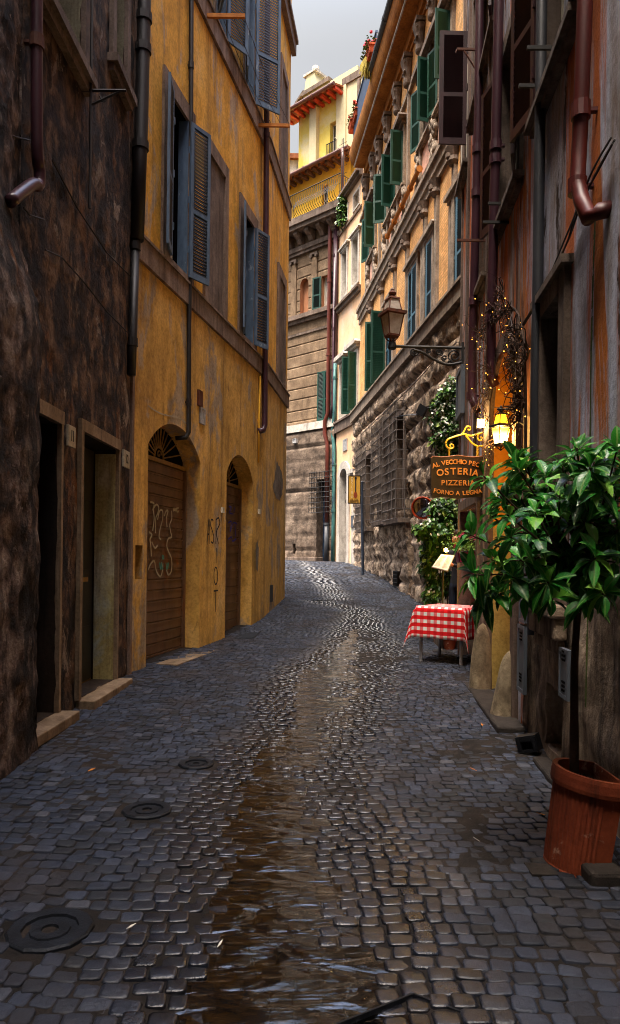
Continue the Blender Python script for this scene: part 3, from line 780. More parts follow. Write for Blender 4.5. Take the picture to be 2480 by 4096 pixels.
def split(ops, a, c): return [o for o in ops if o['z0'] < c and o['z1'] > a]
mb = MB()
facade(mb, 0, W.L, -.5, ZB, split(ops, -.5, ZB), None, None, 1, 1, vi=2)
facade(mb, 0, W.L, ZB, 18, split(ops, ZB, 18), None, None, 0, 0, vi=2)
wl = mb.obj('wall', [orange, orange_lo, void_m], b, W.M)
W2 = WO2
mb = MB(); facade(mb, 0, W2.L, -.5, ZB, (), None, None, 1, 1, back=.5, body=0); facade(mb, 0, W2.L, ZB, 18, (), None, None, back=.5, body=0)
mb.box(-.5, W2.L, .5, 4, -.5, 17.9, 0)
tag(mb.obj('wall', [orange, orange_lo], b, W2.M))
mb = MB()
for w_, off in ((W, 0), (W2, 0)): pass
for zb_, th in ((ZB, .30), (ZU, .34)):
    mb = MB(); mb.wb(-.0, W.L, 0, .05, zb_, zb_ + th); mb.wb(0, W.L, .0, .075, zb_ + th, zb_ + th + .035); mb.obj('string_course', band_st, b, W.M)
    mb = MB(); mb.wb(0, W2.L + .05, 0, .05, zb_ + .0, zb_ + th); mb.wb(0, W2.L + .05, .0, .075, zb_ + th, zb_ + th + .035); mb.obj('string_course', band_st, b, W2.M)
mb = MB(); mb.wb(-6, W.L, 0, .10, 14.45, 14.8, 0); mb.wb(0, 0, 0, 0, 0, 0) if False else None
mb = MB(); mb.wb(0, W2.L + .10, 0, .12, 14.35, 14.65); mb.wb(0, W2.L + .12, 0, .17, 14.65, 14.75); mb.obj('string_course', band_st, b, W2.M)
window(b, W, *w1, OZ0, OZ1, .24, .04, band_st, .26, shut=(('L', 164, blueshut, OZ0 + .02, OZ1 + .02, .40), ('R', 157, blueshut, OZ0 - .02, OZ1, .42)))
window(b, W, *w2, OZ0, OZ1, .24, .04, band_st, .26, shut=(('L', 164, blueshut, None, None, .40), ('R', 157, blueshut, None, None, .42)))
window(b, W, *u1, ZU + .36, ZU + 2.7, .05, .03, band_st, .26, shut=(('L', 150, blueshut, None, None, .5), ('R', 150, blueshut, None, None, .46)))
window(b, W, *u2, ZU + .36, ZU + 2.7, .05, .03, band_st, .26, shut=(('L', 160, blueshut, None, None, .5), ('R', 138, blueshut, None, None, .56)))
for q, z0_, z1_ in ((w1, OZ0, OZ1), (w2, OZ0, OZ1), (u1, ZU + .36, ZU + 2.7), (u2, ZU + .36, ZU + 2.7)):
    MB().wb(q[1] - .035, q[1] - .003, -.12, .03, z0_, z1_).wb(q[0] + .003, q[0] + .035, -.12, .03, z0_, z1_).obj('shutter_jamb', blueshut, b, W.M)
# blind panels
def blind(wall, u0, u1_, v, z0, z1):
    sa, sb = wall.s(u0, v), wall.s(u1_, v); f = .17
    mb = MB(); mb.wb(sa, sa + f, 0, .05, z0, z1); mb.wb(sb - f, sb, 0, .05, z0, z1); mb.wb(sa + f, sb - f, 0, .05, z1 - f - .06, z1)
    p = mb.obj('blind_window', band_st, b, wall.M); MB().wb(sa + f, sb - f, 0, .012, z0, z1 - f - .06).obj('panel', stone_trim, p, wall.M)
blind(W, 812, 903, 1000, ZB + .34, 8.42)
blind(W2, 1106, 1138, 1250, ZB + .34, 8.42)
blind(W2, 1115, 1145, 600, ZU + .38, ZU + 3.1)
# slatted gates and fan grilles
def gate(gs, ztop, base, nsl, spr):
    s0, s1 = gs; o = -.28; zt = spr
    mb = MB(); hh = (zt - base) / nsl
    for k in range(nsl):
        z = base + k * hh
        mb.prism([(s0 + .02, z + .008), (s1 - .02, z + .008), (s1 - .02, z + hh - .012), (s0 + .02, z + hh - .012)], -o - .0, -o + .03)
        mb.wb(s0 + .02, s1 - .02, o - .02, o + .012, z + hh - .03, z + hh - .012)
    mb.wb(s0 + .02, s1 - .02, o - .04, o - .025, base, zt)
    for a in (s0, s1 - .05): mb.wb(a, a + .05, o - .02, o + .05, base, zt)
    g_ = mb.obj('slatted_gate', gatem, b, W.M)
    fm = MB(); m = (s0 + s1) / 2; hw = (s1 - s0) / 2
    fm.wb(s0, s1, o - .02, o + .04, zt, zt + .06)
    R = 1.1
    for k in range(1, 13):
        t = math.pi * k / 13
        c, s_ = math.cos(t), math.sin(t)
        L = min((hw - .02) / max(.05, abs(c)), (ztop - zt - .02) / max(.05, s_)) * (.93 if abs(c) > .5 else .97)
        fm.tube([(m + .16 * c, -o, zt + .06 + .16 * s_), (m + L * c, -o, zt + .04 + L * s_)], .011, 5)
    fm.tube([(m + .16 * math.cos(math.pi * k / 12), -o, zt + .06 + .18 * math.sin(math.pi * k / 12)) for k in range(13)], .014, 6)
    fm.tube([(m + .08 * math.cos(t * .5) * (1 - t / 16), -o, zt + .13 + .07 * math.sin(t * .5) * (1 - t / 16)) for t in range(15)], .01, 5)
    fm.obj('fan_grille', irongold, g_, W.M)
    MB().wb(s0 - .05, s1 + .1, -.28, .1, base - .12, base - .005).obj('doorstep', jamb_st, g_, W.M, bevel=.01)
    return g_
ga = gate(g1, zg1, W.z(620, 2655, -.28), 19, 3.0); gb = gate(g2, zg2, W.z(930, 2540, -.28), 18, 3.0)
MB().wb(g1[0] + .55, g1[0] + .85, -.2, -.05, W.z(650, 2650, -.1) - .06, W.z(650, 2650, -.1) + .02).obj('lock_box', iron, ga, W.M, bevel=.01)
# pipes of the orange house
c = [W.at(573, 60, .1), W.at(560, 560, .1), W.at(545, 960, .1), W.at(533, 1370, .1), W.at(528, 1500, .1)]
pipe(b, W, [(c[0][0], 16)] + c[:3], .085, pipe_b, collars=[W.z(572, v, .1) for v in (70, 200, 600)] , o=.11, cmat=pipe_b)
pipe(b, W, [c[2], c[3], (c[4][0], c[4][1])], .055, pipe_b, collars=[W.z(545, 985, .1), W.z(535, 1370, .1)], o=.09)
sm = [W.at(768, 0, .06), W.at(765, 900, .06), W.at(759, 1300, .06), W.at(757, 1730, .06)]
pipe(b, W, [(sm[0][0], 16)] + sm, .035, pipe_b, o=.05, tail=[(sm[3][0] - .03, .02, sm[3][1] - .08), (sm[3][0] - .1, -.12, sm[3][1] - .1)], collars=(W.z(760, 1610, .06), 9.0))
c = [W.at(1070, 0, .1), W.at(1064, 900, .1), W.at(1059, 1700, .1)]
pipe(b, W, [(c[0][0], 17)] + c, .06, pipe_p, o=.1, tail=[(c[2][0] - .05, .08, c[2][1] - .12), (c[2][0] - .2, .02, c[2][1] - .16)], collars=[W.z(1066, v, .1) for v in (540, 985)])
c = [W.at(1040, 1505, .03), W.at(1036, 1680, .03), W.at(1034, 1850, .03)]
pipe(b, W, c, .02, yelor, o=.03, collars=[q[1] for q in c[1:2]])
# graffiti
Z1 = lambda x, y: (500 + x / 2.054, 1500 + y / 2.054)
def strokes(lst, wall, wd, o, mat, off=0.0, sm_=True):
    mb = MB()
    for st in lst:
        pts = [wall.at(*Z1(*p), off) for p in st]
        if sm_ and len(pts) > 2: pts = [tuple(q) for q in spline(pts, 4)]
        ribbon(mb, pts, wd, o)
    return mb
circ = [(744 + 15 * math.sin(t * math.pi / 8), 1650 - 70 * math.cos(t * math.pi / 8)) for t in range(17)]
strokes([((672, 1393), (688, 1180), (691, 1290), (690, 1388)), ((676, 1312), (690, 1306)), ((724, 1198), (710, 1186), (701, 1225), (714, 1275), (727, 1325), (722, 1378), (706, 1370)),
         ((745, 1388), (746, 1290), (747, 1185)), ((746, 1188), (768, 1175), (776, 1225), (750, 1290), (766, 1386)), ((748, 1420), (747, 1545)), circ, ((727, 1775), (764, 1770)), ((745, 1772), (742, 1860), (740, 1945))],
        W, .028, .004, spray_bk).obj('graffiti', spray_bk, b, W.M)
strokes([((200, 1045), (232, 1055), (228, 1110), (234, 1180), (222, 1280)), ((220, 1110), (250, 1065), (272, 1088), (262, 1140), (247, 1180), (245, 1300)), ((262, 1190), (278, 1118), (302, 1115), (304, 1180), (283, 1265), (275, 1330), (292, 1352)),
         ((318, 1160), (330, 1120), (348, 1118), (334, 1180), (340, 1250)), ((376, 1115), (379, 1180), (362, 1230), (370, 1290), (378, 1330), (350, 1345), (338, 1400), (352, 1450), (374, 1500), (380, 1560), (372, 1620), (350, 1640), (335, 1600)),
         ((190, 1290), (216, 1312), (200, 1350), (206, 1400), (212, 1490)), ((214, 1370), (240, 1420), (262, 1400)), ((186, 1600), (206, 1550), (236, 1530), (252, 1610), (285, 1655), (302, 1600), (296, 1540)), ((390, 1120), (398, 1095), (402, 1118)), ((418, 1095), (408, 1105), (416, 1120)), ((436, 1092), (422, 1096), (422, 1122), (436, 1120))],
        W, .03, .006, spray_wh, -.27).obj('graffiti', spray_wh, ga, Matrix.Translation(W.N * -.265) @ W.M)
strokes([((304, 1480), (314, 1495), (306, 1512), (300, 1496), (304, 1480)), ((278, 1540), (286, 1600), (292, 1540), (300, 1600), (308, 1545)), ((330, 1540), (340, 1600), (348, 1540), (356, 1590))], W, .024, .006, spray_te, -.27).obj('graffiti', spray_te, ga, Matrix.Translation(W.N * -.2645) @ W.M)
strokes([((848, 1080), (870, 1090), (852, 1130), (880, 1140)), ((895, 1085), (890, 1150)), ((845, 1215), (870, 1205), (858, 1290), (885, 1215), (915, 1225)), ((900, 1230), (905, 1330)), ((845, 1350), (870, 1330), (880, 1365), (908, 1345))], W, .03, .006, spray_bl, -.27).obj('graffiti', spray_bl, gb, Matrix.Translation(W.N * -.265) @ W.M)
bare = wmat('bare_grey_render', [(.3, '5e564e'), (.7, '8e857a')], 6, .5, bump=.8)
for cx_, cy_, rx_, ry_, o_, mi_, wl2 in ((1258, 880, 38, 140, .004, 0, WO2), (1272, 935, 14, 70, .007, 1, WO2), (1085, 1480, 12, 130, .004, 0, WO2)):
    pm = MB(); P_ = [wl2.at(*Z1(cx_ + rx_ * (1 + .5 * nz(math.cos(t), math.sin(t), cx_, 4)) * math.cos(t), cy_ + ry_ * (1 + .4 * nz(math.cos(t) * 2, math.sin(t) * 2, cy_, 4)) * math.sin(t))) for t in (2 * math.pi * i / 40 for i in range(40))]
    pm.add([(s_, -o_, z_) for s_, z_ in P_], [tuple(range(40))], 0); pm.obj('peeled_patch', stone_trim if mi_ else bare, b, WO2.M)
cr_ = MB(); cp_ = [W.at(*Z1(*q)) for q in ((185, 250), (240, 290), (300, 320), (360, 335), (420, 345), (470, 370), (500, 400))]
ribbon(cr_, [tuple(q) for q in spline(cp_, 3)], .02, .006); cr_.obj('plaster_crack', plaq, b, W.M)
# fixed small things
def plate(u0, v0, u1, v1, mat, nm, lab, cat, wall=W, out=.03, o0=.0, txt=None, grp=None, tm=None):
    vm = (v0 + v1) / 2; sa, sb = sorted((wall.s(u0, vm), wall.s(u1, vm))); za, zb = wall.z((u0 + u1) / 2, v1), wall.z((u0 + u1) / 2, v0)
    mb = MB().wb(sa, sb, o0, o0 + out, za, zb)
    f = min(sb - sa, zb - za) * .12
    mb.wb(sa, sb, o0 + out, o0 + out * 1.25, za, za + f); mb.wb(sa, sb, o0 + out, o0 + out * 1.25, zb - f, zb); mb.wb(sa, sa + f, o0 + out, o0 + out * 1.25, za + f, zb - f); mb.wb(sb - f, sb, o0 + out, o0 + out * 1.25, za + f, zb - f)
    p = mb.obj(nm, mat, M=wall.M, loc=wall.W((sa + sb) / 2, o0, za)); tag(p, lab, cat, grp)
    if txt: text_mesh(txt, (zb - za) * .6, .002, 'lettering', tm or ink, p, wall.M @ Matrix.Translation(((sa + sb) / 2, -(o0 + out + .002), (za + zb) / 2)), sx=.5)
    return p
plate(788, 1562, 803, 1626, rust, 'wall_tile', 'small rusty red relief tile high on the ochre wall', 'tile')
plate(796, 1632, 814, 1697, plaq_gr, 'number_plaque', 'worn grey number plaque under the rusty tile on the ochre wall', 'plaque', grp='house number plaques', txt='1')
plate(883, 2030, 891, 2051, cream_fr, 'doorbell', 'cream doorbell left of the narrower arched gate', 'doorbell', grp='doorbells')
plate(1031, 2038, 1037, 2056, cream_fr, 'doorbell', 'cream doorbell right of the narrower arched gate', 'doorbell', grp='doorbells')
sa, sb = W.s(1079, 2370) , W.s(1091, 2370)
plate(1079, 2340, 1091, 2408, iron, 'wall_vent', 'dark vent opening low on the ochre wall near its far corner', 'vent', wall=WO2, out=.006)
# clothes lines
ends = []
for (ua, ub, v, lab) in ((816, 980, 63, 'yellow wooden clothes pole above the first upper window of the ochre house'), (1025, 1159, 501, 'yellow wooden clothes pole beside the drainpipe of the ochre house')):
    s_, z_ = W.at(ua, v); p = W.W(s_, 0, z_); q = at(ub, v, p.y)
    mb = MB().box(p.x - .03, q.x, p.y - .022, p.y + .022, z_ - .03, z_ + .03)
    tag(mb.obj('clothes_pole', rustor, loc=p), lab, 'pole', 'clothes poles'); ends.append((p, q))
mb = MB()
for t in (.45, .72, .98):
    a, c = (lerp(e[0], e[1], t) for e in ends); m = (a + c) / 2 - V((0, 0, .12))
    mb.tube([a - V((0, 0, .03)), m, c + V((0, 0, .03))], .005, 4)
tag(mb.obj('clothes_line', cbm, loc=ends[0][1]), 'sagging clothes lines strung between two yellow poles', 'clothesline')
# ---- brown building on the right --------------------------------------------
b = thing('brown_building', 'rust streaked brown plaster house with an arched restaurant doorway on the right', 'building', (2.1, 7, zg(2.1, 7)))
W = WB
ar = (W.sy(8.25), W.s(2066, 2000)); dr = (W.s(2180, 1900), W.s(2252, 1900))
zar, zdr = W.z(2025, 1405), 3.6
shop = (W.sy(10.75), W.sy(9.1))
wl_ = (W.sy(11.32), W.sy(10.86))
wa = (W.s(2006, 900), W.s(2078, 900)); wb_ = (W.s(2168, 450), W.s(2300, 150)); wc = (W.s(1900, 400), W.s(1985, 150))
we = (W.s(1922, 640), W.s(1957, 640)); hole = (W.s(2165, 2900), W.s(2235, 2900))
ops = [op(*ar, -.1, zar, 1.15, arch=.62, ri=3, ra=3), op(*dr, 1.3, zdr, .28, ri=2), op(*shop, -.1, 2.36, .62, ri=4), op(*wl_, .75, 2.3, .12, ri=4),
       op(*wa, 5.35, 7.15, .22, ri=2), op(*wb_, 5.45, 7.4, .22, ri=2), op(*wc, 8.0, 9.7, .22, ri=2), op(*we, 5.2, 6.85, .2, ri=4), op(*hole, .12, .62, .35, ri=1)]
def hB(s, z):
    v = .006 * nz(s * 2, z * .8, 1, 4)
    if z < 2.2:
        t = smooth((2.1 - z + .7 * nz(s * 1.3, z * 1.1, 5, 3)) / .35) * smooth((s - ar[1] - .2) / .25)
        v += t * (-.03 + .035 * nz(s * 3.2, z * 2.6, 9, 5))
    return v
def mB(mb):
    for i, f in enumerate(mb.f):
        if mb.m[i] == 0 and len(f) == 4:
            s = sum(mb.v[k][0] for k in f) / 4; z = sum(mb.v[k][2] for k in f) / 4
            if s > ar[1] + .3 and z < 1.55 + .8 * nz(s * 1.3, z * 1.1, 5, 3): mb.m[i] = 1
mb = MB(); facade(mb, 0, W.L, -.4, 12, ops, .11, hB, vi=5, back=1.3, body=0)
facade(mb, 0, W.L, 12, 19, (), None, None, back=1.3, body=0); mb.box(0, W.L, 1.3, 5, -.4, 18.9, 0)  # extra height above the frame, added to keep skylight off the foreground
mB(mb)
wl = mb.obj('wall', [brown, brownrub, stone_trim, orangein, wood_post, void_m], b, W.M, smooth=True)
# arch niche lining: lantern's orange light coloured in above, pale plaster below
mb = MB(); mb.wb(ar[0] - .0, ar[0] + .006, -1.14, -.01, 2.0, zar - .5, 0); mb.wb(ar[0], ar[0] + .008, -1.14, -.01, -.1, 2.0, 1); mb.wb(ar[0], ar[1], -1.14, -1.13, -.1, zar, 0)
mb.obj('niche_lining', [orangein, yelniche], b, W.M)
mb = MB(); n = 20; sm, hw = (ar[0] + ar[1]) / 2, (ar[1] - ar[0]) / 2; zs = zar - .62
A = [(sm - hw * math.cos(math.pi * k / n), zs + .62 * math.sin(math.pi * k / n)) for k in range(n + 1)]
for k in range(n):
    t0_, t1_ = math.pi * k / n, math.pi * (k + 1) / n
    q = [A[k], A[k + 1], (sm - (hw + .17) * math.cos(t1_), zs + .79 * math.sin(t1_)), (sm - (hw + .17) * math.cos(t0_), zs + .79 * math.sin(t0_))]
    mb.prism(q, -.05, .02)
mb.wb(ar[0] - .17, ar[0], -.02, .05, -.1, zs); mb.wb(ar[1], ar[1] + .17, -.02, .05, -.1, zs)
mb.obj('arch_surround', wood_post, b, W.M)
mb = MB()
for c, d in ((shop[1], shop[1] + .12), (shop[0] - .1, shop[0])): mb.wb(c, d, 0, .07, -.1, 2.5)
mb.wb(shop[0], shop[1], 0, .09, 2.37, 2.5)
mb.wb(shop[1] + .42, shop[1] + .52, 0, .05, -.1, 9); 
mb.wb(W.sy(10.7), W.sy(10.55), 0, .035, 2.6, 10.5); mb.wb(W.sy(9.75), W.sy(9.62), 0, .03, 2.6, 10.2); mb.wb(W.sy(8.62), W.sy(8.5), 0, .03, 3.3, 9.8); mb.wb(W.sy(11.39), W.sy(11.33), 0, .03, .3, 14)
mb.obj('wall_strip', wood_post, b, W.M)
# dark doorway
mb = MB(); mb.wb(dr[0] - .16, dr[0], 0, .05, 1.3, zdr + .14); mb.wb(dr[1], dr[1] + .16, 0, .05, 1.3, zdr + .14); mb.wb(dr[0], dr[1], 0, .055, zdr, zdr + .14); mb.wb(dr[0] - .22, dr[1] + .22, 0, .09, zdr + .141, zdr + .2)
dd = mb.obj('tall_window', stone_trim, b, W.M)
mb = MB(); mb.wb(dr[0], dr[1], -.27, -.22, 1.3, zdr)
for k in range(5): mb.wb(dr[0] + .06 + k * .14, dr[0] + .16 + k * .14, -.219, -.2, 1.45, zdr - .2)
mb.obj('shutter_board', door_bk, dd, W.M)
MB().wb(dr[0] - .2, dr[1] + .2, .0, .14, 1.2, 1.298).wb(dr[0] - .16, dr[1] + .17, .0, .1, 1.04, 1.199).wb(dr[0] - .1, dr[1] + .12, .0, .06, .93, 1.039).obj('sill', brownrub, dd, W.M, bevel=.02)
SL = (.06, .11, stone_trim)
window(b, W, *wa, 5.35, 7.15, .15, .04, stone_trim, .2, sill=SL, shut=(('L', 164, maroonshut, 5.4, 7.1, .40), ('R', 167, maroonshut, 5.4, 7.1, .40)))
window(b, W, *wb_, 5.45, 7.4, .16, .04, stone_trim, .2, sill=SL, shut=(('L', 165, maroonshut, 5.45, 7.35, .44), ('R', 174, maroonshut, 5.5, 7.3, .42)))
window(b, W, *wc, 8.0, 9.7, .14, .04, stone_trim, .2, sill=SL, shut=(('L', 84, maroonshut, 7.66, 9.3, .40, .12), ('R', 168, maroonshut, None, None, .36)))
window(b, W, *we, 5.2, 6.85, .10, .04, wood_post, .18, sill=SL, bars=False)
window(b, W, W.s(1852, 600), W.s(1876, 500), 7.75, 9.3, .1, .03, stone_trim, .02, sill=SL, bars=False)
# lit doorway pane of the restaurant
lit = emat('lit_doorway_glass', 'ffc21e', 1.6)
lw = MB().wb(wl_[0], wl_[0] + .05, -.1, -.02, .75, 2.3).wb(wl_[1] - .05, wl_[1], -.1, -.02, .75, 2.3).obj('lit_window', wood_post, b, W.M)
MB().wb(wl_[0] + .05, wl_[1] - .05, -.02, -.008, .75, 2.3).obj('pane', lit, lw, W.M)
mb = MB().wb(wl_[0] + .06, wl_[1] - .06, -.006, .002, 1.95, 2.15); mb.obj('notice', black_pl, lw, W.M)
mb = MB(); [mb.wb(wl_[0] + .08, wl_[1] - .08, .003, .006, 1.98 + k * .07, 2.0 + k * .07) for k in range(2)]; mb.obj('notice_line', lit, lw, W.M)
MB().wb(shop[0] + .02, shop[1] - .02, -.61, -.57, .0, 2.3).obj('shop_back', wood_post, b, W.M)
tag(MB().box(-5, 5, -9.5, -6.3, -.3, 24).obj('rear_sky_blocker', brown, loc=(0, -8, 0)), 'unseen tall block added behind the viewpoint to darken the near lane', 'building')  # added behind the camera to cut sky light on the near street
# pipes
def pp(lst, o): return [W.at(u, v, o) for u, v in lst]
c = pp([(1918, 100), (1912, 500), (1900, 1000), (1889, 1400), (1886, 1560)], .1)
pipe(b, W, [(c[0][0], 15)] + c, .055, pipe_p, o=.1, tail=[(c[-1][0] + .03, .08, c[-1][1] - .16), (c[-1][0] + .14, .04, c[-1][1] - .3)], collars=[W.z(1903, v, .1) for v in (625, 782, 1185, 1555)])
c = pp([(1996, 0), (1985, 500), (1972, 1000), (1965, 1300), (1962, 1510)], .1)
pipe(b, W, [(c[0][0], 15)] + c, .055, pipe_p, o=.1, tail=[(c[-1][0], .04, c[-1][1] - .1)], collars=[W.z(1975, v, .1) for v in (610, 660, 1255)])
c = pp([(2163, 300), (2157, 700), (2150, 1200), (2144, 1500), (2140, 1800)], .06)
pipe(b, W, [(c[0][0], 15)] + c + [(c[-1][0], 1.0)], .045, pipe_g, o=.06)
c = pp([(2340, 0), (2322, 480), (2310, 730)], .1); e1, e2 = W.at(2330, 815, .1), W.at(2392, 845, .06)
pipe(b, W, [(c[0][0], 15)] + c, .05, pipe_r, o=.1, tail=[(e1[0] - .02, .1, e1[1] + .03), (lerp(e1[0], e2[0], .45), .085, e2[1] + .01), (e2[0], .05, e2[1]), (e2[0] + .03, -.02, e2[1])], collars=(W.z(2318, 455, .1), W.z(2310, 745, .1)), cmat=pipe_r)
# moss streak, meter doors
mossm = wmat('green_moss', [(.3, '2e3a10'), (.7, '5a6a1e')], 8, .5, bs=50, bump=.8)
mb = MB(); pts = [W.at(*p) for p in ((2388, 880), (2380, 1100), (2372, 1400), (2368, 1750), (2362, 2300), (2355, 2600), (2350, 2830))]
for (sa, za), (sb, zb) in zip(pts, pts[1:]):
    for k in range(9):
        t0_, t1_ = k / 9, (k + 1) / 9
        wq = .016 * (1 + .5 * nz(k, za * 3, 1)); 
        mb.add([(lerp(sa, sb, t0_) - wq, -.012, lerp(za, zb, t0_)), (lerp(sa, sb, t0_) + wq, -.012, lerp(za, zb, t0_)), (lerp(sa, sb, t1_) + wq, -.012, lerp(za, zb, t1_)), (lerp(sa, sb, t1_) - wq, -.012, lerp(za, zb, t1_))], [(0, 1, 2, 3)])
tag(mb.obj('moss_streak', mossm, b, W.M))
for u0, v0, u1, v1, lab in ((2098, 2240, 2122, 2490, 'upper narrow blue-grey meter cabinet on the broken wall base'), (2090, 2500, 2118, 2770, 'lower narrow blue-grey meter cabinet on the broken wall base'), (2262, 2595, 2300, 2795, 'scribbled grey metal box behind the small tree trunk')):
    p = plate(u0, v0, u1, v1, greycab, 'meter_cabinet', lab, 'cabinet', wall=W, out=.025, o0=.02, grp='meter cabinets')
    vm = (v0 + v1) / 2; sa, sb = W.s(u0, vm), W.s(u1, vm); za, zb = W.z(u0, v1), W.z(u0, v0)
    mb = MB()
    for q in (.2, .8):
        for k in range(3): mb.wb(lerp(sa, sb, .35), lerp(sa, sb, .65), .046, .052, lerp(za, zb, q) + k * .03, lerp(za, zb, q) + k * .03 + .015)
    mb.obj('louvre', void_m, p, W.M)
# bars and brackets sticking out of the brown wall
for u0, u1, v, diag, lab in ((1932, 2035, 890, 0, 'dark iron bar sticking out under the lower sill of the brown house'), (1952, 2045, 815, 0, 'dark iron bar sticking out at the foot of the louvred shutter'), (2075, 2190, 345, 0, 'dark iron bar below the black upper shutter on the right'), (2108, 2220, 193, 0, 'dark iron bar across the black upper shutter on the right'),
                        (1828, 1933, 198, 1, 'rusty iron bracket with a strut in front of the maroon shutter'), (1828, 1957, 962, 0, 'thin rusty iron bar crossing the two plum pipes')):
    s_, z_ = W.at(u1, v); p = W.W(s_, 0, z_); q = at(u0, v, p.y)
    mb = MB().box(q.x, p.x + .02, p.y - .012, p.y + .012, z_ - .014, z_ + .014)
    if diag: mb.tube([(q.x + .08, p.y, z_), (p.x, p.y, z_ - .42)], .012, 5); mb.tube([(q.x, p.y, z_ + .0), (q.x - .015, p.y, z_ - .05)], .01, 5)
    tag(mb.obj('iron_bar', rust if diag or v == 962 else iron, loc=p), lab, 'bar', 'iron bars on the brown house')
mb = MB()
for k, off in enumerate((0, 12, -9)):
    pts = [(2480, 560 + off), (2400, 700 + off * 1.4), (2330, 850 - off), (2290, 960 + off), (2200, 1150 - off * .6), (2110, 1300)]
    mb.tube(spline([V((s, -.03 - .01 * k, z)) for s, z in (W.at(*p) for p in pts)], 5), .007, 5)
tag(mb.obj('wall_cable', cbm, M=W.M, loc=W.W(W.s(2290, 960), .03, 5)), 'bundle of dark cables slanting over the brown wall behind the red pipe', 'cable')
# big framed board at the far end
sa, sb, za, zb = W.sy(11.25), W.sy(10.6), W.z(1850, 1680), W.z(1850, 1500)
mb = MB().wb(sa, sb, .04, .08, za, zb); [mb.wb(x0, x1, .08, .1, q0, q1) for x0, x1, q0, q1 in ((sa, sb, za, za + .06), (sa, sb, zb - .06, zb), (sa, sa + .06, za + .06, zb - .06), (sb - .06, sb, za + .06, zb - .06))]
tag(mb.obj('framed_board', greycab, M=W.M, loc=W.W(sa, .05, za)), 'weathered pale grey framed board beside the plum pipe above the vine', 'board')

# ---- rusticated palazzo --------------------------------------------------------
b = thing('palazzo', 'long brick and stone palazzo with rough rusticated ground floor on the right', 'building', (2.6, 18, zg(2.6, 18)))
W = WR
ZL = 6.66
def sx(u, v, o=0): return W.s(u, v, o)
gA = (sx(1546, 1900), sx(1588, 1900)); gB = (sx(1600, 1900), sx(1650, 1900)); gC = (sx(1478, 1900), sx(1516, 1900))
zA, zB_, zC = (3.0, 5.5), (2.95, 5.6), (2.9, 5.2)
dR = (sx(1650, 2300), sx(1668, 2300))
grat = [(sx(1596, 2310), sx(1612, 2310), W.z(1605, 2345), W.z(1605, 2285))]
rops = [op(*gA, *zA, .3, ri=1), op(*gB, *zB_, .3, ri=1), op(*gC, *zC, .3, ri=1), op(dR[0], dR[1], .3, 3.6, .22, ri=0), op(*grat[0], .12, ri=1)]
CH = .56
def hR(s, z):
    if z > ZL - .02: return .02
    k = math.floor((ZL - z) / CH); t = ((ZL - z) / CH) % 1.0
    top = k < 3
    L = 2.4 if top else 1.05
    q = (s / L + .37 * k) % 1.0
    ed = min(t, 1 - t) * CH; ev = min(q, 1 - q) * L
    e = min(ed, ev * (1.0 if not top else 1.6))
    pr = min(1, e / .16); pr = math.sqrt(max(0, 1 - (1 - pr) ** 2))
    n = .07 * nz(s * 2.1, z * 2.6, 4, 5) + .03 * nz(s * 9, z * 9, 8, 4)
    base = .26 if top else .19
    if z < 2.0: base *= .75
    return pr * (base + n) + (1 - pr) * .01
mb = MB(); facade(mb, 0, W.L, -.2, ZL, rops, .07, hR, vi=2, back=.45, body=0)
wl = mb.obj('rusticated_wall', [rustic, stone_trim, void_m, door_rd], b, W.M, smooth=True)
MB().wb(dR[0], dR[1], -.2, -.15, .3, 3.5).obj('door', door_rd, b, W.M)
mb = MB(); mb.prism([(0, ZL), (W.L, ZL), (W.L, ZL + .3), (0, ZL + .3)], -.34, 0); mb.wb(0, W.L, 0, .2, ZL - .12, ZL - .001); mb.wb(0, W.L, 0, .39, ZL + .301, ZL + .36)
mb.obj('ledge', stucco_gr, b, W.M)
# brick storeys
ZT = 15.6
bl = [(1655, 1200), (1714, 1150), (1835, 950)]
lowwin = []
for u, v in ((1560, 1450), (1655, 1200), (1714, 1150), (1836, 950)):
    s = sx(u, v); lowwin.append((s - .42, s + .42))
lowgreen = (sx(1525, 1400) - .1, sx(1525, 1400) + .8)
upY = [(15.55, .95), (17.0, .95), (19.75, .9), (20.95, .9), (23.6, .9)]
ups = [(W.sy(Y) - wv / 2, W.sy(Y) + wv / 2) for Y, wv in upY]
ops = [op(a, c, 7.0, 9.2, .2, ri=1) for a, c in lowwin + [lowgreen]] + [op(a, c, 11.95, 13.45, .2, ri=1) for a, c in ups]
mb = MB(); facade(mb, 0, W.L, ZL + .3, ZT, ops, None, None, vi=2, back=.45, body=0); mb.box(0, W.L, .45, 6, -.2, ZT, 0)
mb.obj('wall', [brickm, stone_trim, void_m], b, W.M)
for i, (a, c) in enumerate(lowwin): 
    window(b, W, a, c, 7.0, 9.2, .14, .06, stucco_gr, .15, head=(.1, .14, stucco_gr, .04), bars=False, shut=(('L', 2, blueshut2, None, None, .415, .03), ('R', 3, blueshut2, None, None, .415, .03)))
window(b, W, *lowgreen, 7.0, 9.2, .14, .06, stucco_gr, .18, shut=(('L', 104, greenshut, None, None, .44), ('R', 96, greenshut, None, None, .44)))
for i, (a, c) in enumerate(ups):
    window(b, W, a, c, 11.95, 13.45, .13, .07, stucco_gr, .18, head=(.14, .26, stone_trim, .1), sill=(.07, .14, stucco_gr),
           shut=(('L', (162, 158, 165, 112, 150)[i], greenshut, None, None, .40), ('R', (98, 100, 96, 100, 98)[i], greenshut, None, None, .36)))
    MB().wb(a - .05, c + .05, 0, .02, 11.2, 11.75).obj('apron_panel', pink, b, W.M)
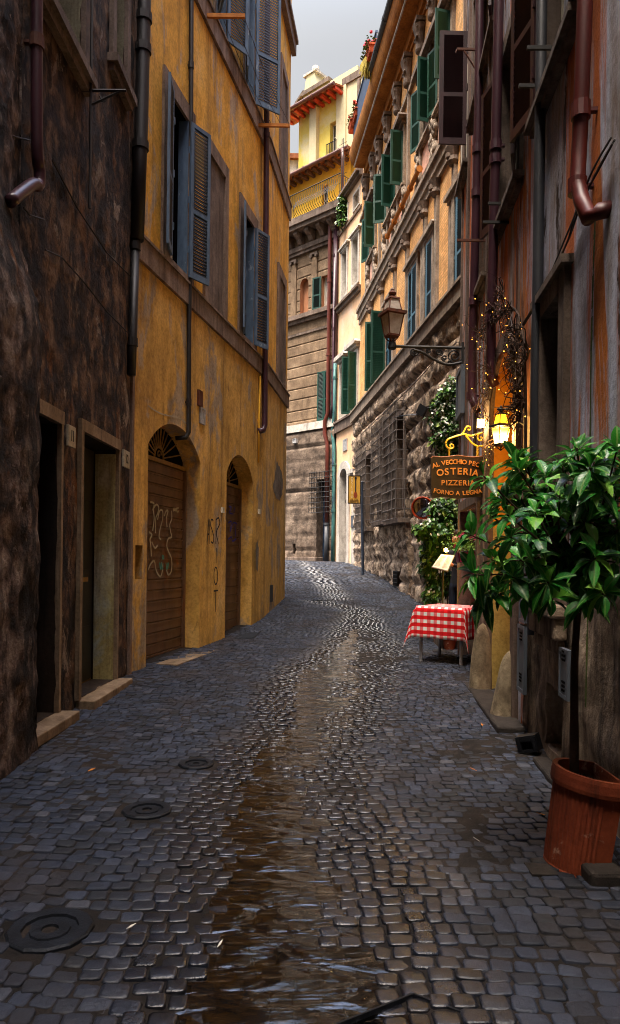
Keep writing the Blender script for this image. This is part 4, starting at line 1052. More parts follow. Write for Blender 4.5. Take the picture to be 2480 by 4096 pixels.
# stone pilasters, beams, capitals
mb = MB(); mb.wb(0, W.L, 0, .12, 10.5, 10.72); mb.wb(0, W.L, 0, .18, 10.72, 10.84); mb.wb(0, W.L, 0, .07, 10.3, 10.499); mb.wb(0, W.L, 0, .09, 14.1, 14.2)
mb.obj('beam_course', stucco_gr, b, W.M)
capY = [16.4, 17.5, 18.75, 19.9, 21.2, 22.4, 23.3, 24.6]
for Y in capY + [15.0, 14.1]:
    s = W.sy(Y)
    mb = MB(); mb.wb(s - .08, s + .08, 0, .08, 10.86, 14.3)
    p = mb.obj('pilaster', stucco_gr, b, W.M)
    cp = MB()
    cp.lathe([(.10, 14.3), (.12, 14.35), (.11, 14.5), (.14, 14.75), (.20, 14.95), (.13, 15.0)], (s, -.09, 0), 10)
    for sg in (-1, 1):
        for k in range(2):
            cp.tube([(s + sg * (.06 + .07 * math.cos(t * .7) * (1 - t / 12)), -.2, 14.62 + .24 * k + .07 * math.sin(t * .7) * (1 - t / 12)) for t in range(11)], .025, 5)
    cp.wb(s - .19, s + .19, 0, .24, 15.0, 15.1)
    cp.obj('capital', stone_trim, p, W.M, smooth=False)
for Y in (14.75, 16.02, 17.0, 18.75, 20.2, 21.9, 23.6):
    s = W.sy(Y)
    mb = MB(); mb.wb(s - .085, s + .085, 0, .08, ZL + .37, 9.95); 
    p = mb.obj('pilaster', stucco_gr, b, W.M)
    cp = MB().lathe([(.10, 9.95), (.14, 10.02), (.12, 10.12), (.16, 10.24), (.18, 10.3)], (s, -.06, 0), 9)
    cp.sph((s, -.16, 10.14), .09, 7); cp.obj('capital', stone_trim, p, W.M)
# eroded stucco lumps below the upper windows
for a, c in ups:
    mb = MB()
    for e in (a - .18, c + .18):
        mb = MB()
        for k in range(9):
            mb.sph((e + .09 * math.sin(k * 1.3), -.05, 11.0 + k * .1), .10 + .05 * abs(nz(k, e, 2)), 7, 0, (1, .9, 1.1))
        mb.obj('stucco_relief', stucco_gr, b, W.M, smooth=True)
mb = MB().tube([(sx(1570, 900), -.16, 11.2), (sx(1702, 680), -.16, 11.22)], .06, 8); [mb.tube([(sx(1570, 900) + k * .9, -.16, 11.2), (sx(1570, 900) + k * .9 + .05, -.16, 11.2)], .085, 8) for k in range(5)]
mb.obj('rusty_conduit', rustor, b, W.M)
# eaves
EL = W.sy(25.0)
mb = MB(); mb.prism([(EL, ZT), (W.L, ZT), (W.L, ZT + .06), (EL, ZT + .06)], -.44, .2, 0)
n = 7
for k in range(n):
    t0_, t1_ = k / n, (k + 1) / n
    f = lambda t: (.44 + .20 * math.sin(t * math.pi / 2), .06 + .46 * (1 - math.cos(t * math.pi / 2)))
    (o0, z0_), (o1, z1_) = f(t0_), f(t1_)
    mb.add([(EL, -o0, ZT + z0_), (W.L, -o0, ZT + z0_), (W.L, -o1, ZT + z1_), (EL, -o1, ZT + z1_)], [(0, 1, 2, 3)], 1)
mb.add([(EL, -.44, ZT + .06), (EL, -.64, ZT + .52), (EL, .2, ZT + .52), (EL, .2, ZT)], [(0, 1, 2, 3)], 1)
mb.add([(EL, -.64, ZT + .52), (W.L, -.64, ZT + .52), (W.L, .4, ZT + .6), (EL, .4, ZT + .6)], [(0, 1, 2, 3)], 1)
mb.wb(EL, W.L, .44, .475, ZT - .005, ZT + .065, 2)
mb.wb(W.sy(25.0), W.L, 0, .12, ZT - .3, ZT - .001, 1); mb.wb(EL, W.L, .0, .05, ZT - .42, ZT - .301, 1)
mb.obj('eave', [eave_m, eave_m, white_tr], b, W.M)
g0 = W.sy(21.2)
mb = MB().tube([(g0, -.66, ZT + .62), (W.L, -.66, ZT + .62)], .10, 12); [mb.tube([(g0 + .03 + k * 1.1, -.66, ZT + .62), (g0 + .09 + k * 1.1, -.66, ZT + .62)], .112, 12) for k in range(9)]
mb.obj('gutter', gutter_m, b, W.M)
mb = MB().wb(EL, g0, .45, .62, ZT + .4, ZT + .6, 0)
mb.obj('terrace_edge', stone_trim, b, W.M)
railm = pmat('slate_blue_railing', '26384e', '34496a', .5)
mb = MB(); z0_, z1_ = ZT + .62, ZT + 1.75
k = EL + .1
while k < g0 + .3: mb.wb(k, k + .07, .5, .52, z0_, z1_); k += .09
mb.wb(EL + .1, g0 + .3, .48, .55, z1_, z1_ + .06)
mb.obj('terrace_railing', railm, b, W.M)
mb = MB()
k = W.L - 9
while k < W.L: mb.wb(k, k + .025, .3, .325, ZT + .7, ZT + 1.8); k += .14
mb.wb(W.L - 9, W.L, .29, .335, ZT + 1.8, ZT + 1.84); mb.obj('terrace_railing', iron, b, W.M)
# window cages
def cage(ss, zz, out, name='window_grille', nb=None, ret=True):
    s0, s1 = ss[0] - .12, ss[1] + .12; z0, z1 = zz[0] - .25, zz[1] + .12
    mb = MB(); n = nb or max(4, int((s1 - s0) / .14))
    for k in range(n + 1):
        s = lerp(s0, s1, k / n); mb.tube([(s, -out, z0), (s, -out - .0, z1)], .011, 5)
    m = max(5, int((z1 - z0) / .24))
    for k in range(m + 1):
        z = lerp(z0, z1, k / m); mb.tube([(s0, -out - .012, z), (s1, -out - .012, z)], .012, 5)
        for s in (s0, s1): mb.tube([(s, -.05, z), (s, -out, z)], .011, 5)
    for s in (s0, s1):
        mb.tube([(s, -out * .5, z0), (s, -out * .5, z1)], .01, 5)
    return mb.obj(name, grille_i, b, W.M)
for ss, zz in ((gA, zA), (gB, zB_), (gC, zC)):
    g_ = cage(ss, zz, .46)
    MB().wb(ss[0] - .2, ss[1] + .2, .1, .42, zz[0] - .36, zz[0] - .26).obj('sill', stone_trim, g_, W.M)
    mb = MB(); mb.wb(ss[0] - .02, ss[0] + .1, -.12, .24, zz[0], zz[1]); mb.wb(ss[1] - .1, ss[1] + .02, -.12, .24, zz[0], zz[1]); mb.wb(ss[0] + .1, ss[1] - .1, -.12, .24, zz[1] - .14, zz[1])
    mb.obj('frame', stone_trim, g_, W.M)
mb = MB(); ss = grat[0]; [mb.tube([(lerp(ss[0], ss[1], k / 5), -.16, ss[2]), (lerp(ss[0], ss[1], k / 5), -.16, ss[3])], .012, 5) for k in range(6)]; [mb.tube([(ss[0], -.16, lerp(ss[2], ss[3], k / 4)), (ss[1], -.16, lerp(ss[2], ss[3], k / 4))], .012, 5) for k in range(5)]
mb.obj('cellar_grate', iron, b, W.M)
mb = MB().tube([(s, -.36, z) for s, z in (W.at(*p, .3) for p in ((1840, 1370), (1760, 1430), (1700, 1500), (1640, 1560), (1570, 1630), (1500, 1690), (1450, 1740)))], .014, 5)
mb.obj('wall_conduit', stone_trim, b, W.M)
# flood lamp on the palazzo
p = at(1688, 1642, 15.0)
mb = MB(); M = Matrix.Translation(p) @ Matrix.Rotation(math.radians(-25), 4, 'Z') @ Matrix.Rotation(math.radians(20), 4, 'Y')
mb.prism([(-.10, -.09), (.07, -.13), (.10, .08), (-.08, .13)], -.06, .06); mb.v = [tuple(M @ V(q)) for q in mb.v]
mb.tube([p + V((.1, 0, .05)), p + V((.42, .1, .12)), p + V((.75, .2, .1))], .022, 6)
for k in range(4): mb.tube([p + V((-.02, 0, -.1)), p + V((-.1 - .1 * k, .05, -.06 - .012 * k)), p + V((-.55, .3, -.1))], .006, 4)
tag(mb.obj('flood_lamp', black_pl, loc=p), 'black flood lamp on an arm above the barred palazzo windows', 'lamp')
# convex mirror
p = at(1690, 2032, 13.6); X = V((.93, -.37, 0)).normalized(); N = V((-.37, -.93, 0)).normalized()
t_ = thing('traffic_mirror', 'round convex mirror with an orange rim above the bush', 'mirror', p)
M = frame_at(p, X, N) @ Matrix.Rotation(math.radians(10), 4, 'X') @ Matrix.Rotation(math.radians(90), 4, 'X')
R = .205
mirm = pmat('mirror_glass', 'b8bcc4', 'c4c8d0', .04, metal=1.0, bump=0)
rimm = pmat('orange_plastic', 'b83a14', 'd04a1c', .45)
MB().lathe([(0.001, .045), (R * .3, .042), (R * .6, .03), (R * .85, .013), (R, 0), (R * .5, -.004)], (0, 0, 0), 24).obj('mirror_face', mirm, t_, M, smooth=True)
MB().lathe([(R * .98, -.02), (R * 1.07, -.015), (R * 1.09, .01), (R * 1.02, .025), (R * .985, .004)], (0, 0, 0), 24).obj('rim', rimm, t_, M, smooth=True)
MB().lathe([(R * .97, -.02), (R * .6, -.07), (.05, -.09)], (0, 0, 0), 20).obj('back_shell', rimm, t_, M, smooth=True)
MB().tube([p + V((.02, .1, 0)), p + V((.25, .5, .05)), p + V((.6, .8, .05))], .02, 6).obj('bracket', iron, t_)
# roof flower boxes
boxm = wmat('terracotta_box', [(.3, '9c3f1e'), (.7, 'bc5a30')], 6, 1)
leafg = pmat('box_plant_leaf', '2c4a18', '4a6a24', .6); flr = pmat('crimson_flower', '9a1030', 'c02040', .6); flo = pmat('rust_red_flower', 'a02a14', 'c84420', .6)
def flower_box(p, lab, fm, L=.55):
    t_ = thing('flower_box', lab, 'flower box', p, 'terrace flower boxes')
    X = W.X
    M = frame_at(p, X, W.N)
    mb = MB().prism([(-L / 2 * .9, 0), (L / 2 * .9, 0), (L / 2, .22), (-L / 2, .22)], -.12, .12); mb.wb(-L / 2 - .02, L / 2 + .02, -.14, .14, .2, .25)
    for k in range(9): mb.wb(-L / 2 + .03 + k * L / 9, -L / 2 + .05 + k * L / 9, .118, .13, .03, .19)
    mb.obj('box', boxm, t_, M)
    f = MB()
    for k in range(120):
        c = V((random.uniform(-L / 2, L / 2), random.uniform(-.2, .16), .25 + random.uniform(-.1, .22))); a = random.uniform(0, 6.28); r = random.uniform(.03, .06)
        d = V((math.cos(a), math.sin(a), random.uniform(-.5, .5))) * r; e = V((-math.sin(a), math.cos(a), random.uniform(-.3, .3))) * r * .6
        f.add([c - d, c + e, c + d, c - e], [(0, 1, 2, 3)])
    f.obj('foliage', leafg, t_, M)
    for k in range(7): MB().sph((random.uniform(-L / 2, L / 2), random.uniform(-.15, .1), .5 + random.uniform(-.1, .12)), .055, 6, 0, (1, 1, .8)).obj('flower', fm, t_, M)
flower_box(at(1488, 232, 20.6), 'flower box with crimson geraniums at the end of the dark gutter', flr)
flower_box(at(1475, 262, 21.4), 'lower red flower box with trailing ivy beside the dark gutter', flr)
flower_box(at(1430, 478, 24.3), 'higher terracotta flower box on the blue terrace railing', flo)
flower_box(at(1412, 520, 24.9), 'lower terracotta flower box on the blue terrace railing', flo)
mb = MB(); p = at(1480, 235, 20.9)
strawm = pmat('straw_grass', '8a7a2a', 'b8a440', .8)
for k in range(160):
    a = V((random.gauss(0, .06), random.gauss(0, .08), random.uniform(-.05, .1))); d = V((random.gauss(-.08, .06), random.gauss(0, .05), -random.uniform(.25, .65)))
    w_ = V((.008, .005, 0)); mb.add([p + a - w_, p + a + w_, p + a + d * .6 + V((-.05, 0, .08)) + w_ * .7, p + a + d], [(0, 1, 2, 3)])
tag(mb.obj('grass_tuft', strawm, loc=p), 'dry yellow grass tuft hanging from the terrace gutter', 'plant')
# ---- peach building -------------------------------------------------------------
b = thing('peach_building', 'narrow peach plastered house between the palazzo and the brown stone block', 'building', (1.4, 27.3, zg(1.4, 27.3)))
W = WP
def col(u0, u1, v): return (W.s(u0, v), W.s(u1, v))
cA, cB = col(1371, 1389, 1100), (W.L - .95, W.L - .35)
door = (W.s(1362, 2050), W.s(1390, 2050))
rows = [(7.3, 9.3), (12.1, 13.85), (15.0, 15.55)]
lowc = (W.s(1364, 1580), W.s(1384, 1580))
ops = [op(*lowc, 7.3, 9.3, .25, ri=1), op(*cB, 7.2, 9.4, .25, ri=1), op(*cA, *rows[1], .3, ri=1), op(*cB, *rows[1], .3, ri=1), op(*cA, *rows[2], .2, ri=1), op(*cB, *rows[2], .2, ri=1), op(*door, 1.2, 5.2, .3, arch=.3, ri=1)]
mb = MB(); facade(mb, 0, W.L + .6, 0, 16.1, ops, None, None, vi=2, back=.5, body=6); mb.obj('wall', [peach, white_tr, void_m], b, W.M)
window(b, W, *lowc, 7.3, 9.3, .14, .05, white_tr, .2, head=(.16, .24, white_tr, .14))
window(b, W, *cB, 7.2, 9.4, .14, .05, white_tr, .2, head=(.16, .24, white_tr, .14), shut=(('L', 105, greenshut, None, None, .34), ('R', 100, greenshut, None, None, .34)))
for c in (cA, cB):
    window(b, W, *c, *rows[1], .12, .05, white_tr, .28, head=(.08, .14, white_tr, .03), glass=white_tr)
    window(b, W, *c, *rows[2], .08, .03, white_tr, .18, bars=False, glass=orangein)
for grp in (((6.75, .36, .1), (7.11, .08, .16)), ((11.6, .14, .12), (11.74, .08, .2)), ((14.72, .08, .06),), ((15.9, .12, .14), (16.02, .1, .26))):
    mb = MB()
    for z0_, th, out in grp: mb.wb(0, W.L, 0, out, z0_, z0_ + th)
    mb.obj('string_course', stone_trim, b, W.M)
mb = MB(); n = 16; sm, hw = (door[0] + door[1]) / 2, (door[1] - door[0]) / 2; zs = 4.9
for k in range(n):
    t0_, t1_ = math.pi * k / n, math.pi * (k + 1) / n
    mb.prism([(sm - hw * math.cos(t0_), zs + .3 * math.sin(t0_)), (sm - hw * math.cos(t1_), zs + .3 * math.sin(t1_)), (sm - (hw + .3) * math.cos(t1_), zs + .6 * math.sin(t1_)), (sm - (hw + .3) * math.cos(t0_), zs + .6 * math.sin(t0_))], -.06, .02)
mb.wb(door[0] - .3, door[0], 0, .06, 1.2, zs); mb.wb(door[1], door[1] + .3, 0, .06, 1.2, zs)
dw = mb.obj('doorway', white_tr, b, W.M)
dwood = pmat('brown_door_wood', '4a3222', '6a4a34', .5)
mb = MB().wb(*door, -.29, -.23, 1.2, 3.9)
for k in range(7):
    for q in (0, 1): mb.wb(lerp(*door, .06 + q * .48), lerp(*door, .46 + q * .48), -.229, -.21, 1.75 + k * .3, 1.98 + k * .3)
mb.obj('door', dwood, dw, W.M)
mb = MB().wb(*door, -.28, -.2, 3.9, 4.0); [mb.tube([(sm, .2, 4.02), (sm + hw * 1.2 * math.cos(math.pi * k / 9), .2, 4.0 + 1.1 * math.sin(math.pi * k / 9))], .016, 5) for k in range(1, 9)]; mb.obj('fan_grille', iron, dw, W.M)
mb = MB().wb(W.L - .5, W.L - .1, 0, .12, 1, 4.1).wb(W.L - .6, W.L, 0, .2, 4.1, 4.3).wb(W.L - .66, W.L, 0, .28, 4.85, 5.0).wb(W.L - .55, W.L - .05, 0, .16, 4.3, 4.85); mb.obj('side_pilaster', white_tr, b, W.M)
c = [W.at(1352, 1180, .1), W.at(1350, 1400, .1), W.at(1349, 1640, .1)]
s0_ = .1
pipe(b, W, [(s0_, 15.6), (s0_, 9.6)], .068, pipe_p, o=.12, collars=(11.8,))
pipe(b, W, [(s0_, 9.6), (s0_, 7.5), (s0_ - .18, 7.0), (s0_ - .18, 6.7), (s0_, 6.2), (s0_ + .02, 2.9), (s0_ + .02, 1.5)], .072, pipe_t, o=.12, collars=(9, 5.5, 3.6))
plate(1374, 1757, 1390, 1803, plaq_gr, 'street_plaque', 'grey marble street name plaque on the peach wall above the arched door', 'plaque', wall=W, out=.03)
plate(1418, 2063, 1428, 2110, greycab, 'intercom_panel', 'dark grey intercom panel beside the arched door of the peach house', 'intercom', wall=W, out=.03, o0=.12)
plate(1419, 2100, 1428, 2112, whitemetal, 'letter_box', 'small white box under the intercom of the peach house', 'box', wall=W, out=.06, o0=.12) if False else None

# ---- brown stone block closing the street -----------------------------------------
b = thing('stone_block', 'brown stone palazzo closing the street with a yellow roof storey', 'building', (0, 29.5, zg(0, 29.5)))
W = WE
def ss(u, v, o=0): return W.s(u, v, o)
dr = (ss(1272, 2150), ss(1313, 2150)); sh = (ss(1268, 1600), ss(1323, 1600)); ni = (ss(1200, 1200), ss(1233, 1200)); wi = (ss(1287, 1170), ss(1318, 1170)); ve = (ss(1177, 2195), ss(1190, 2195))
ops = [op(*dr, 1.3, 4.95, .4), op(*sh, 7.4, 9.45, .2), op(*ve, W.z(1183, 2215), W.z(1183, 2175), .2)]
def hE(s, z):
    if z > 7.0: return 0.0
    CHE = .62; k = math.floor((7.0 - z) / CHE); t = ((7.0 - z) / CHE) % 1; L = 1.25; q = (s / L + .5 * (k % 2)) % 1
    e = min(min(t, 1 - t) * CHE, min(q, 1 - q) * L * 2.2); pr = min(1, e / .09); pr = math.sqrt(max(0, 1 - (1 - pr) ** 2))
    return pr * (.12 + .03 * nz(s * 3, z * 3, 3, 4))
mb = MB(); facade(mb, 0, W.L, 0, 7.05, ops, .085, hE, vi=1, body=0); mb.obj('rusticated_wall', [rustic2, void_m], b, W.M, smooth=True)
def hA(s, z):
    k = math.floor(z / .47); t = (z / .47) % 1; L = 1.0 if z > 12 else .8; q = (s / L + .5 * (k % 2)) % 1
    e = min(t, 1 - t) * .47; ev = min(q, 1 - q) * L
    return -.03 if e < .022 else (-.012 if ev < .016 else 0)
ops2 = [op(*sh, 7.4, 9.45, .2), op(*wi, 12.05, 13.4, .25, ri=2), op(*ni, 12.05, 13.6, .22, arch=.3, ri=2, vi=2)]
mb = MB(); facade(mb, 0, W.L, 7.05, 15.48, ops2, .045, hA, vi=1, body=0); mb.box(0, W.L, .7, 8, 0, 15.7, 0)
mb.obj('wall', [ashlar, void_m, pmat('rosy_niche', '8a5c40', 'a87652', .9)], b, W.M)
mb = MB(); mb.wb(0, W.L, 0, .16, 7.05, 7.36); mb.obj('string_course', white_tr, b, W.M)
mb = MB(); mb.wb(0, W.L, 0, .22, 11.85, 12.03); mb.wb(0, W.L, 0, .12, 11.7, 11.849); mb.wb(0, W.L, 0, .05, 11.2, 11.3); mb.obj('ledge', stone_trim, b, W.M)
for u in (1177, 1259):
    s = ss(u, 1150); mb = MB().wb(s - .15, s + .15, 0, .06, 12.04, 14.3); p = mb.obj('pilaster', ashlar, b, W.M)
    cp = MB(); cp.wb(s - .2, s + .2, 0, .12, 14.42, 14.5); [cp.tube([(s + sg * .15, 0, 14.36), (s + sg * .15, -.14, 14.36)], .075, 10) for sg in (-1, 1)]; cp.obj('capital', stone_trim, p, W.M)
w_ = window(b, W, *wi, 12.05, 13.4, .05, .02, ashlar, .22, bars=False, glass=white_tr, shut=(('L', 168, greenshut2, 12.05, 13.4, .40), ('R', 172, greenshut2, 12.05, 13.4, .40)))
w_ = window(b, W, *sh, 7.4, 9.45, .0, .0, ashlar, .2, bars=False, shut=(('L', 1, greenshut2, None, None, (sh[1] - sh[0]) / 2 - .005, -.02), ('R', 1, greenshut2, None, None, (sh[1] - sh[0]) / 2 - .005, -.02)))
mb = MB(); mb.wb(0, W.L + .1, 0, .12, 14.62, 14.75); mb.wb(0, W.L + .2, 0, .18, 14.751, 14.95); mb.wb(0, W.L + .62, 0, .62, 15.45, 15.62); mb.wb(0, W.L + .68, 0, .70, 15.621, 15.9)
mb.obj('cornice', stone_trim, b, W.M)
k = W.L - .1
while k > .4:
    mb = MB(); n = 7
    mb.prism([(0, 0), (.0, .48), (.5, .48), (.52, .36), (.40, .26), (.30, .2), (.2, .06), (.1, 0)], -.11, .11)
    M = Matrix(((0, 1, 0, k), (-1, 0, 0, 0), (0, 0, 1, 14.96), (0, 0, 0, 1)))
    mb.v = [tuple(M @ V(q)) for q in mb.v]; mb.obj('console', stone_trim, b, W.M); k -= .62
# terrace rail with belly
mb = MB(); L0, L1 = .2, W.L + .55; o = .6
k = L0
while k < L1:
    bel = .28 * smooth((k - (W.L - 2.1)) / .5) * 1.0
    mb.tube([(k, -(o + bel * q), 15.9 + z) for z, q in ((0, 0), (.12, .7), (.3, 1), (.5, .6), (.7, .1), (.95, 0), (1.05, 0))], .013, 5); k += .115
for q in range(6): mb.tube([(L1, -(o - .12 * q) , 15.9 + z) for z in (0, 1.05)], .013, 5)
mb.tube([(L0, -o, 16.95), (L1, -o, 16.95), (L1, 0, 16.95)], .02, 6); mb.tube([(L0, -o, 15.94), (L1, -o, 15.94)], .014, 5)
mb.obj('terrace_railing', iron, b, W.M)
# first yellow storey, set back
sb = -1.0
def up(s0, s1, o, z0, z1, ops, mat, nm='wall', body=4, back=.5):
    mb = MB(); facade(mb, s0, s1, z0, z1, ops, None, None, vi=1, back=back, body=body)
    return mb.obj(nm, [mat, void_m], b, W.M @ Matrix.Translation((0, -o, 0)))
tw = (ss(1294, 800, sb), ss(1309, 800, sb)); WM = W
dt = (tw[0] - .1, tw[1] + .05)
up(-1, W.L - .0, sb, 15.7, 18.7, [op(*dt, 15.95, 17.9, .25)], yelor, body=3)
Wset = Wall(tuple((W.W(0, sb, 0))[:2]), tuple((W.W(W.L, sb, 0))[:2]))
window(b, Wset, *dt, 15.95, 17.9, 0, 0, cream_fr, .2)
def eave(o, z, out, s0, s1, rm, n=None, rise=.35):
    mb = MB(); mb.prism([(-.6, z + rise), (out, z), (out, z + .07), (-.6, z + rise + .08)], s0, s1)
    M = Matrix(((0, 1, 0, 0), (-1, 0, 0, -o), (0, 0, 1, 0), (0, 0, 0, 1))); mb.v = [tuple(M @ V(q)) for q in mb.v]
    e = mb.obj('roof', tile, b, W.M)
    r = MB(); k = s0 + .1
    while k < s1 - .05: r.wb(k, k + .13, o, o + out - .06, z - .12, z - .002); k += .38
    r.obj('rafter', rm, e, W.M); e2 = MB().tube([(s0, -(o + out + .03), z + .03), (s1, -(o + out + .03), z + .03)], .085, 10)
    k = s0 + .4
    while k < s1: e2.tube([(k, -(o + out + .03), z + .03), (k + .05, -(o + out + .03), z + .03)], .1, 10); k += 1.0
    e2.obj('gutter', copper_g, e, W.M)
eave(sb, 18.55, .62, -1, W.L + .15, rafter2)
# second storey, paler
s2 = -1.35
Wu = Wall(tuple((W.W(0, s2, 0))[:2]), tuple((W.W(W.L, s2, 0))[:2]))
tl, tr = Wu.s(1195, 560), Wu.s(1392, 330)
wu = (Wu.s(1320, 520), Wu.s(1346, 500))
mb = MB(); facade(mb, tl, tr, 18.5, 22.15, [op(*wu, 18.95, 20.75, .3)], None, None, vi=1, body=4); mb.obj('wall', [yellow, void_m], b, Wu.M)
mb = MB(); mb.wb(tl + .85, tl + 1.25, 0, .22, 18.5, 21.7); mb.wb(tr - .55, tr - .02, 0, .12, 18.5, 22); mb.obj('wall_pier', pale, b, Wu.M)
w_ = window(b, Wu, *wu, 18.95, 20.75, 0, 0, cream_fr, .26, sill=(.08, .1, stone_trim))
mb = MB(); [mb.tube([(lerp(wu[0] - .1, wu[1] + .1, k / 6), -.12, 18.98), (lerp(wu[0] - .1, wu[1] + .1, k / 6), -.12, 19.8)], .016, 5) for k in range(7)]; mb.tube([(wu[0] - .12, -.12, 19.8), (wu[1] + .12, -.12, 19.8)], .02, 5); mb.obj('railing', iron, w_, Wu.M)
eave(s2, 21.75, .7, tl - .95, tr - .15, rafter)
mb = MB().wb(tr - .2, tr + 2.2, -3, .05, 18.4, 22.0, 0); mb.wb(tr - .25, tr + 2.2, -3, .12, 22.0, 22.3, 1); mb.obj('side_wing', [pale, stone_trim], b, Wu.M)
MB().wb(W.L - .2, W.L + 2.5, -4, -1.0, 15.6, 18.45).obj('side_wing', yelor, b, W.M)
MB().wb(tr + .62, tr + .74, .05, .14, 18.6, 21.9).obj('wall_strip', stone_trim, b, Wu.M)
# pipes of the block
s_ = W.L - .28
pipe(b, W, [(s_ + .35, 18.4), (s_ + .38, 18.0), (s_ + .38, 16.2)], .07, copper_g, o=-.1)
pipe(b, W, [(s_ + .05, 15.6), (s_, 15.2), (s_, 7.6), (s_ - .16, 7.3), (s_ - .16, 6.8), (s_, 6.3), (s_, 3.1)], .085, pipe_br, o=.2, collars=(13, 10, 5))
pipe(b, W, [(s_, 3.1), (s_, 1.45)], .10, gutter_m, o=.2, collars=(3.08,))
pipe(b, W, [(s_ + .24, 16.2), (s_ + .24, 7.9), (s_ + .1, 7.4)], .07, pipe_p, o=.16, collars=(14, 11))
mb = MB().wb(*dr, -.38, -.3, 1.3, 4.9)
for q in (.1, .55): mb.wb(lerp(*dr, q), lerp(*dr, q + .35), -.299, -.27, 1.6, 3.0)
mb.obj('door', door_bl, b, W.M)
c0, c1 = ss(1236, 1970, .4), ss(1318, 1970, .4); mb = MB(); za, zb = 3.55, 5.2
for k in range(9): s = lerp(c0, c1, k / 8); mb.tube([(s, -.4, za), (s, -.4, zb)], .014, 5)
for k in range(9): z = lerp(za, zb, k / 8); mb.tube([(c0, -.41, z), (c1, -.41, z)], .014, 5); mb.tube([(c0, 0, z), (c0, -.4, z)], .012, 5); mb.tube([(c1, 0, z), (c1, -.4, z)], .012, 5)
mb.obj('door_grille', iron, b, W.M)
MB().wb(1.5, W.L - .6, 0, .5, 1.3, 1.72).obj('plinth_step', stone_trim, b, W.M, bevel=.02)
mb = MB(); M = Matrix.Translation((ss(1367, 720, sb), .0, 0))
lad = MB(); s = W.L + .18
lad.tube([(s, -.05, 15.9), (s, -.05, 18.7)], .014, 5); lad.tube([(s + .12, -.05, 15.9), (s + .08, -.05, 18.7)], .014, 5)
for k in range(9): lad.tube([(s - .14, -.05, 16.0 + k * .31), (s + .26, -.05, 16.02 + k * .31)], .01, 4)
lad.obj('antenna', iron, b, W.M)
# chimney behind
p = at(1262, 372, 35)
t_ = thing('chimney_stack', 'pale chimney with a small pinnacle behind the upper eave', 'chimney', p)
M = frame_at(p, W.X, W.N); mb = MB()
mb.prism([(-.42, 0), (.42, 0), (.26, .75), (-.26, .75)], -.4, .4); mb.obj('stack', pale, t_, M)
MB().wb(-.45, .4, -.45, .45, .75, .86).lathe([(.14, .86), (.12, 1.0), (.2, 1.12), (.16, 1.3), (.03, 1.36)], (0, 0, 0), 10).obj('pinnacle', white_tr, t_, M)
MB().wb(-.5, 1.3, -.5, .5, -.2, 0).prism([(-.95, -.3), (-.4, .08), (-.4, -.04), (-.95, -.42)], -.5, .5).obj('roof_ridge', stone_trim, t_, M)
MB().wb(-.45, 3, -4, .4, -9, -.21).obj('wall', pale, t_, M)
p = at(1160, 640, 37); mb = MB().box(p.x - 4, p.x + 1.6, p.y, p.y + 5, 0, p.z, 0); mb.box(p.x - 4, p.x + 1.7, p.y - .2, p.y + 5, p.z, p.z + .25, 1)
tag(mb.obj('background_house', [white_tr, tile], loc=(p.x, p.y, 1.6)), 'small whitewashed house glimpsed beyond the ochre corner', 'building')
# box lamp and cable on the stone block
plate(1186, 1758, 1199, 1775, whitemetal, 'junction_box', 'small white junction box under the pale band of the stone block', 'box', wall=W, out=.1, o0=.12)
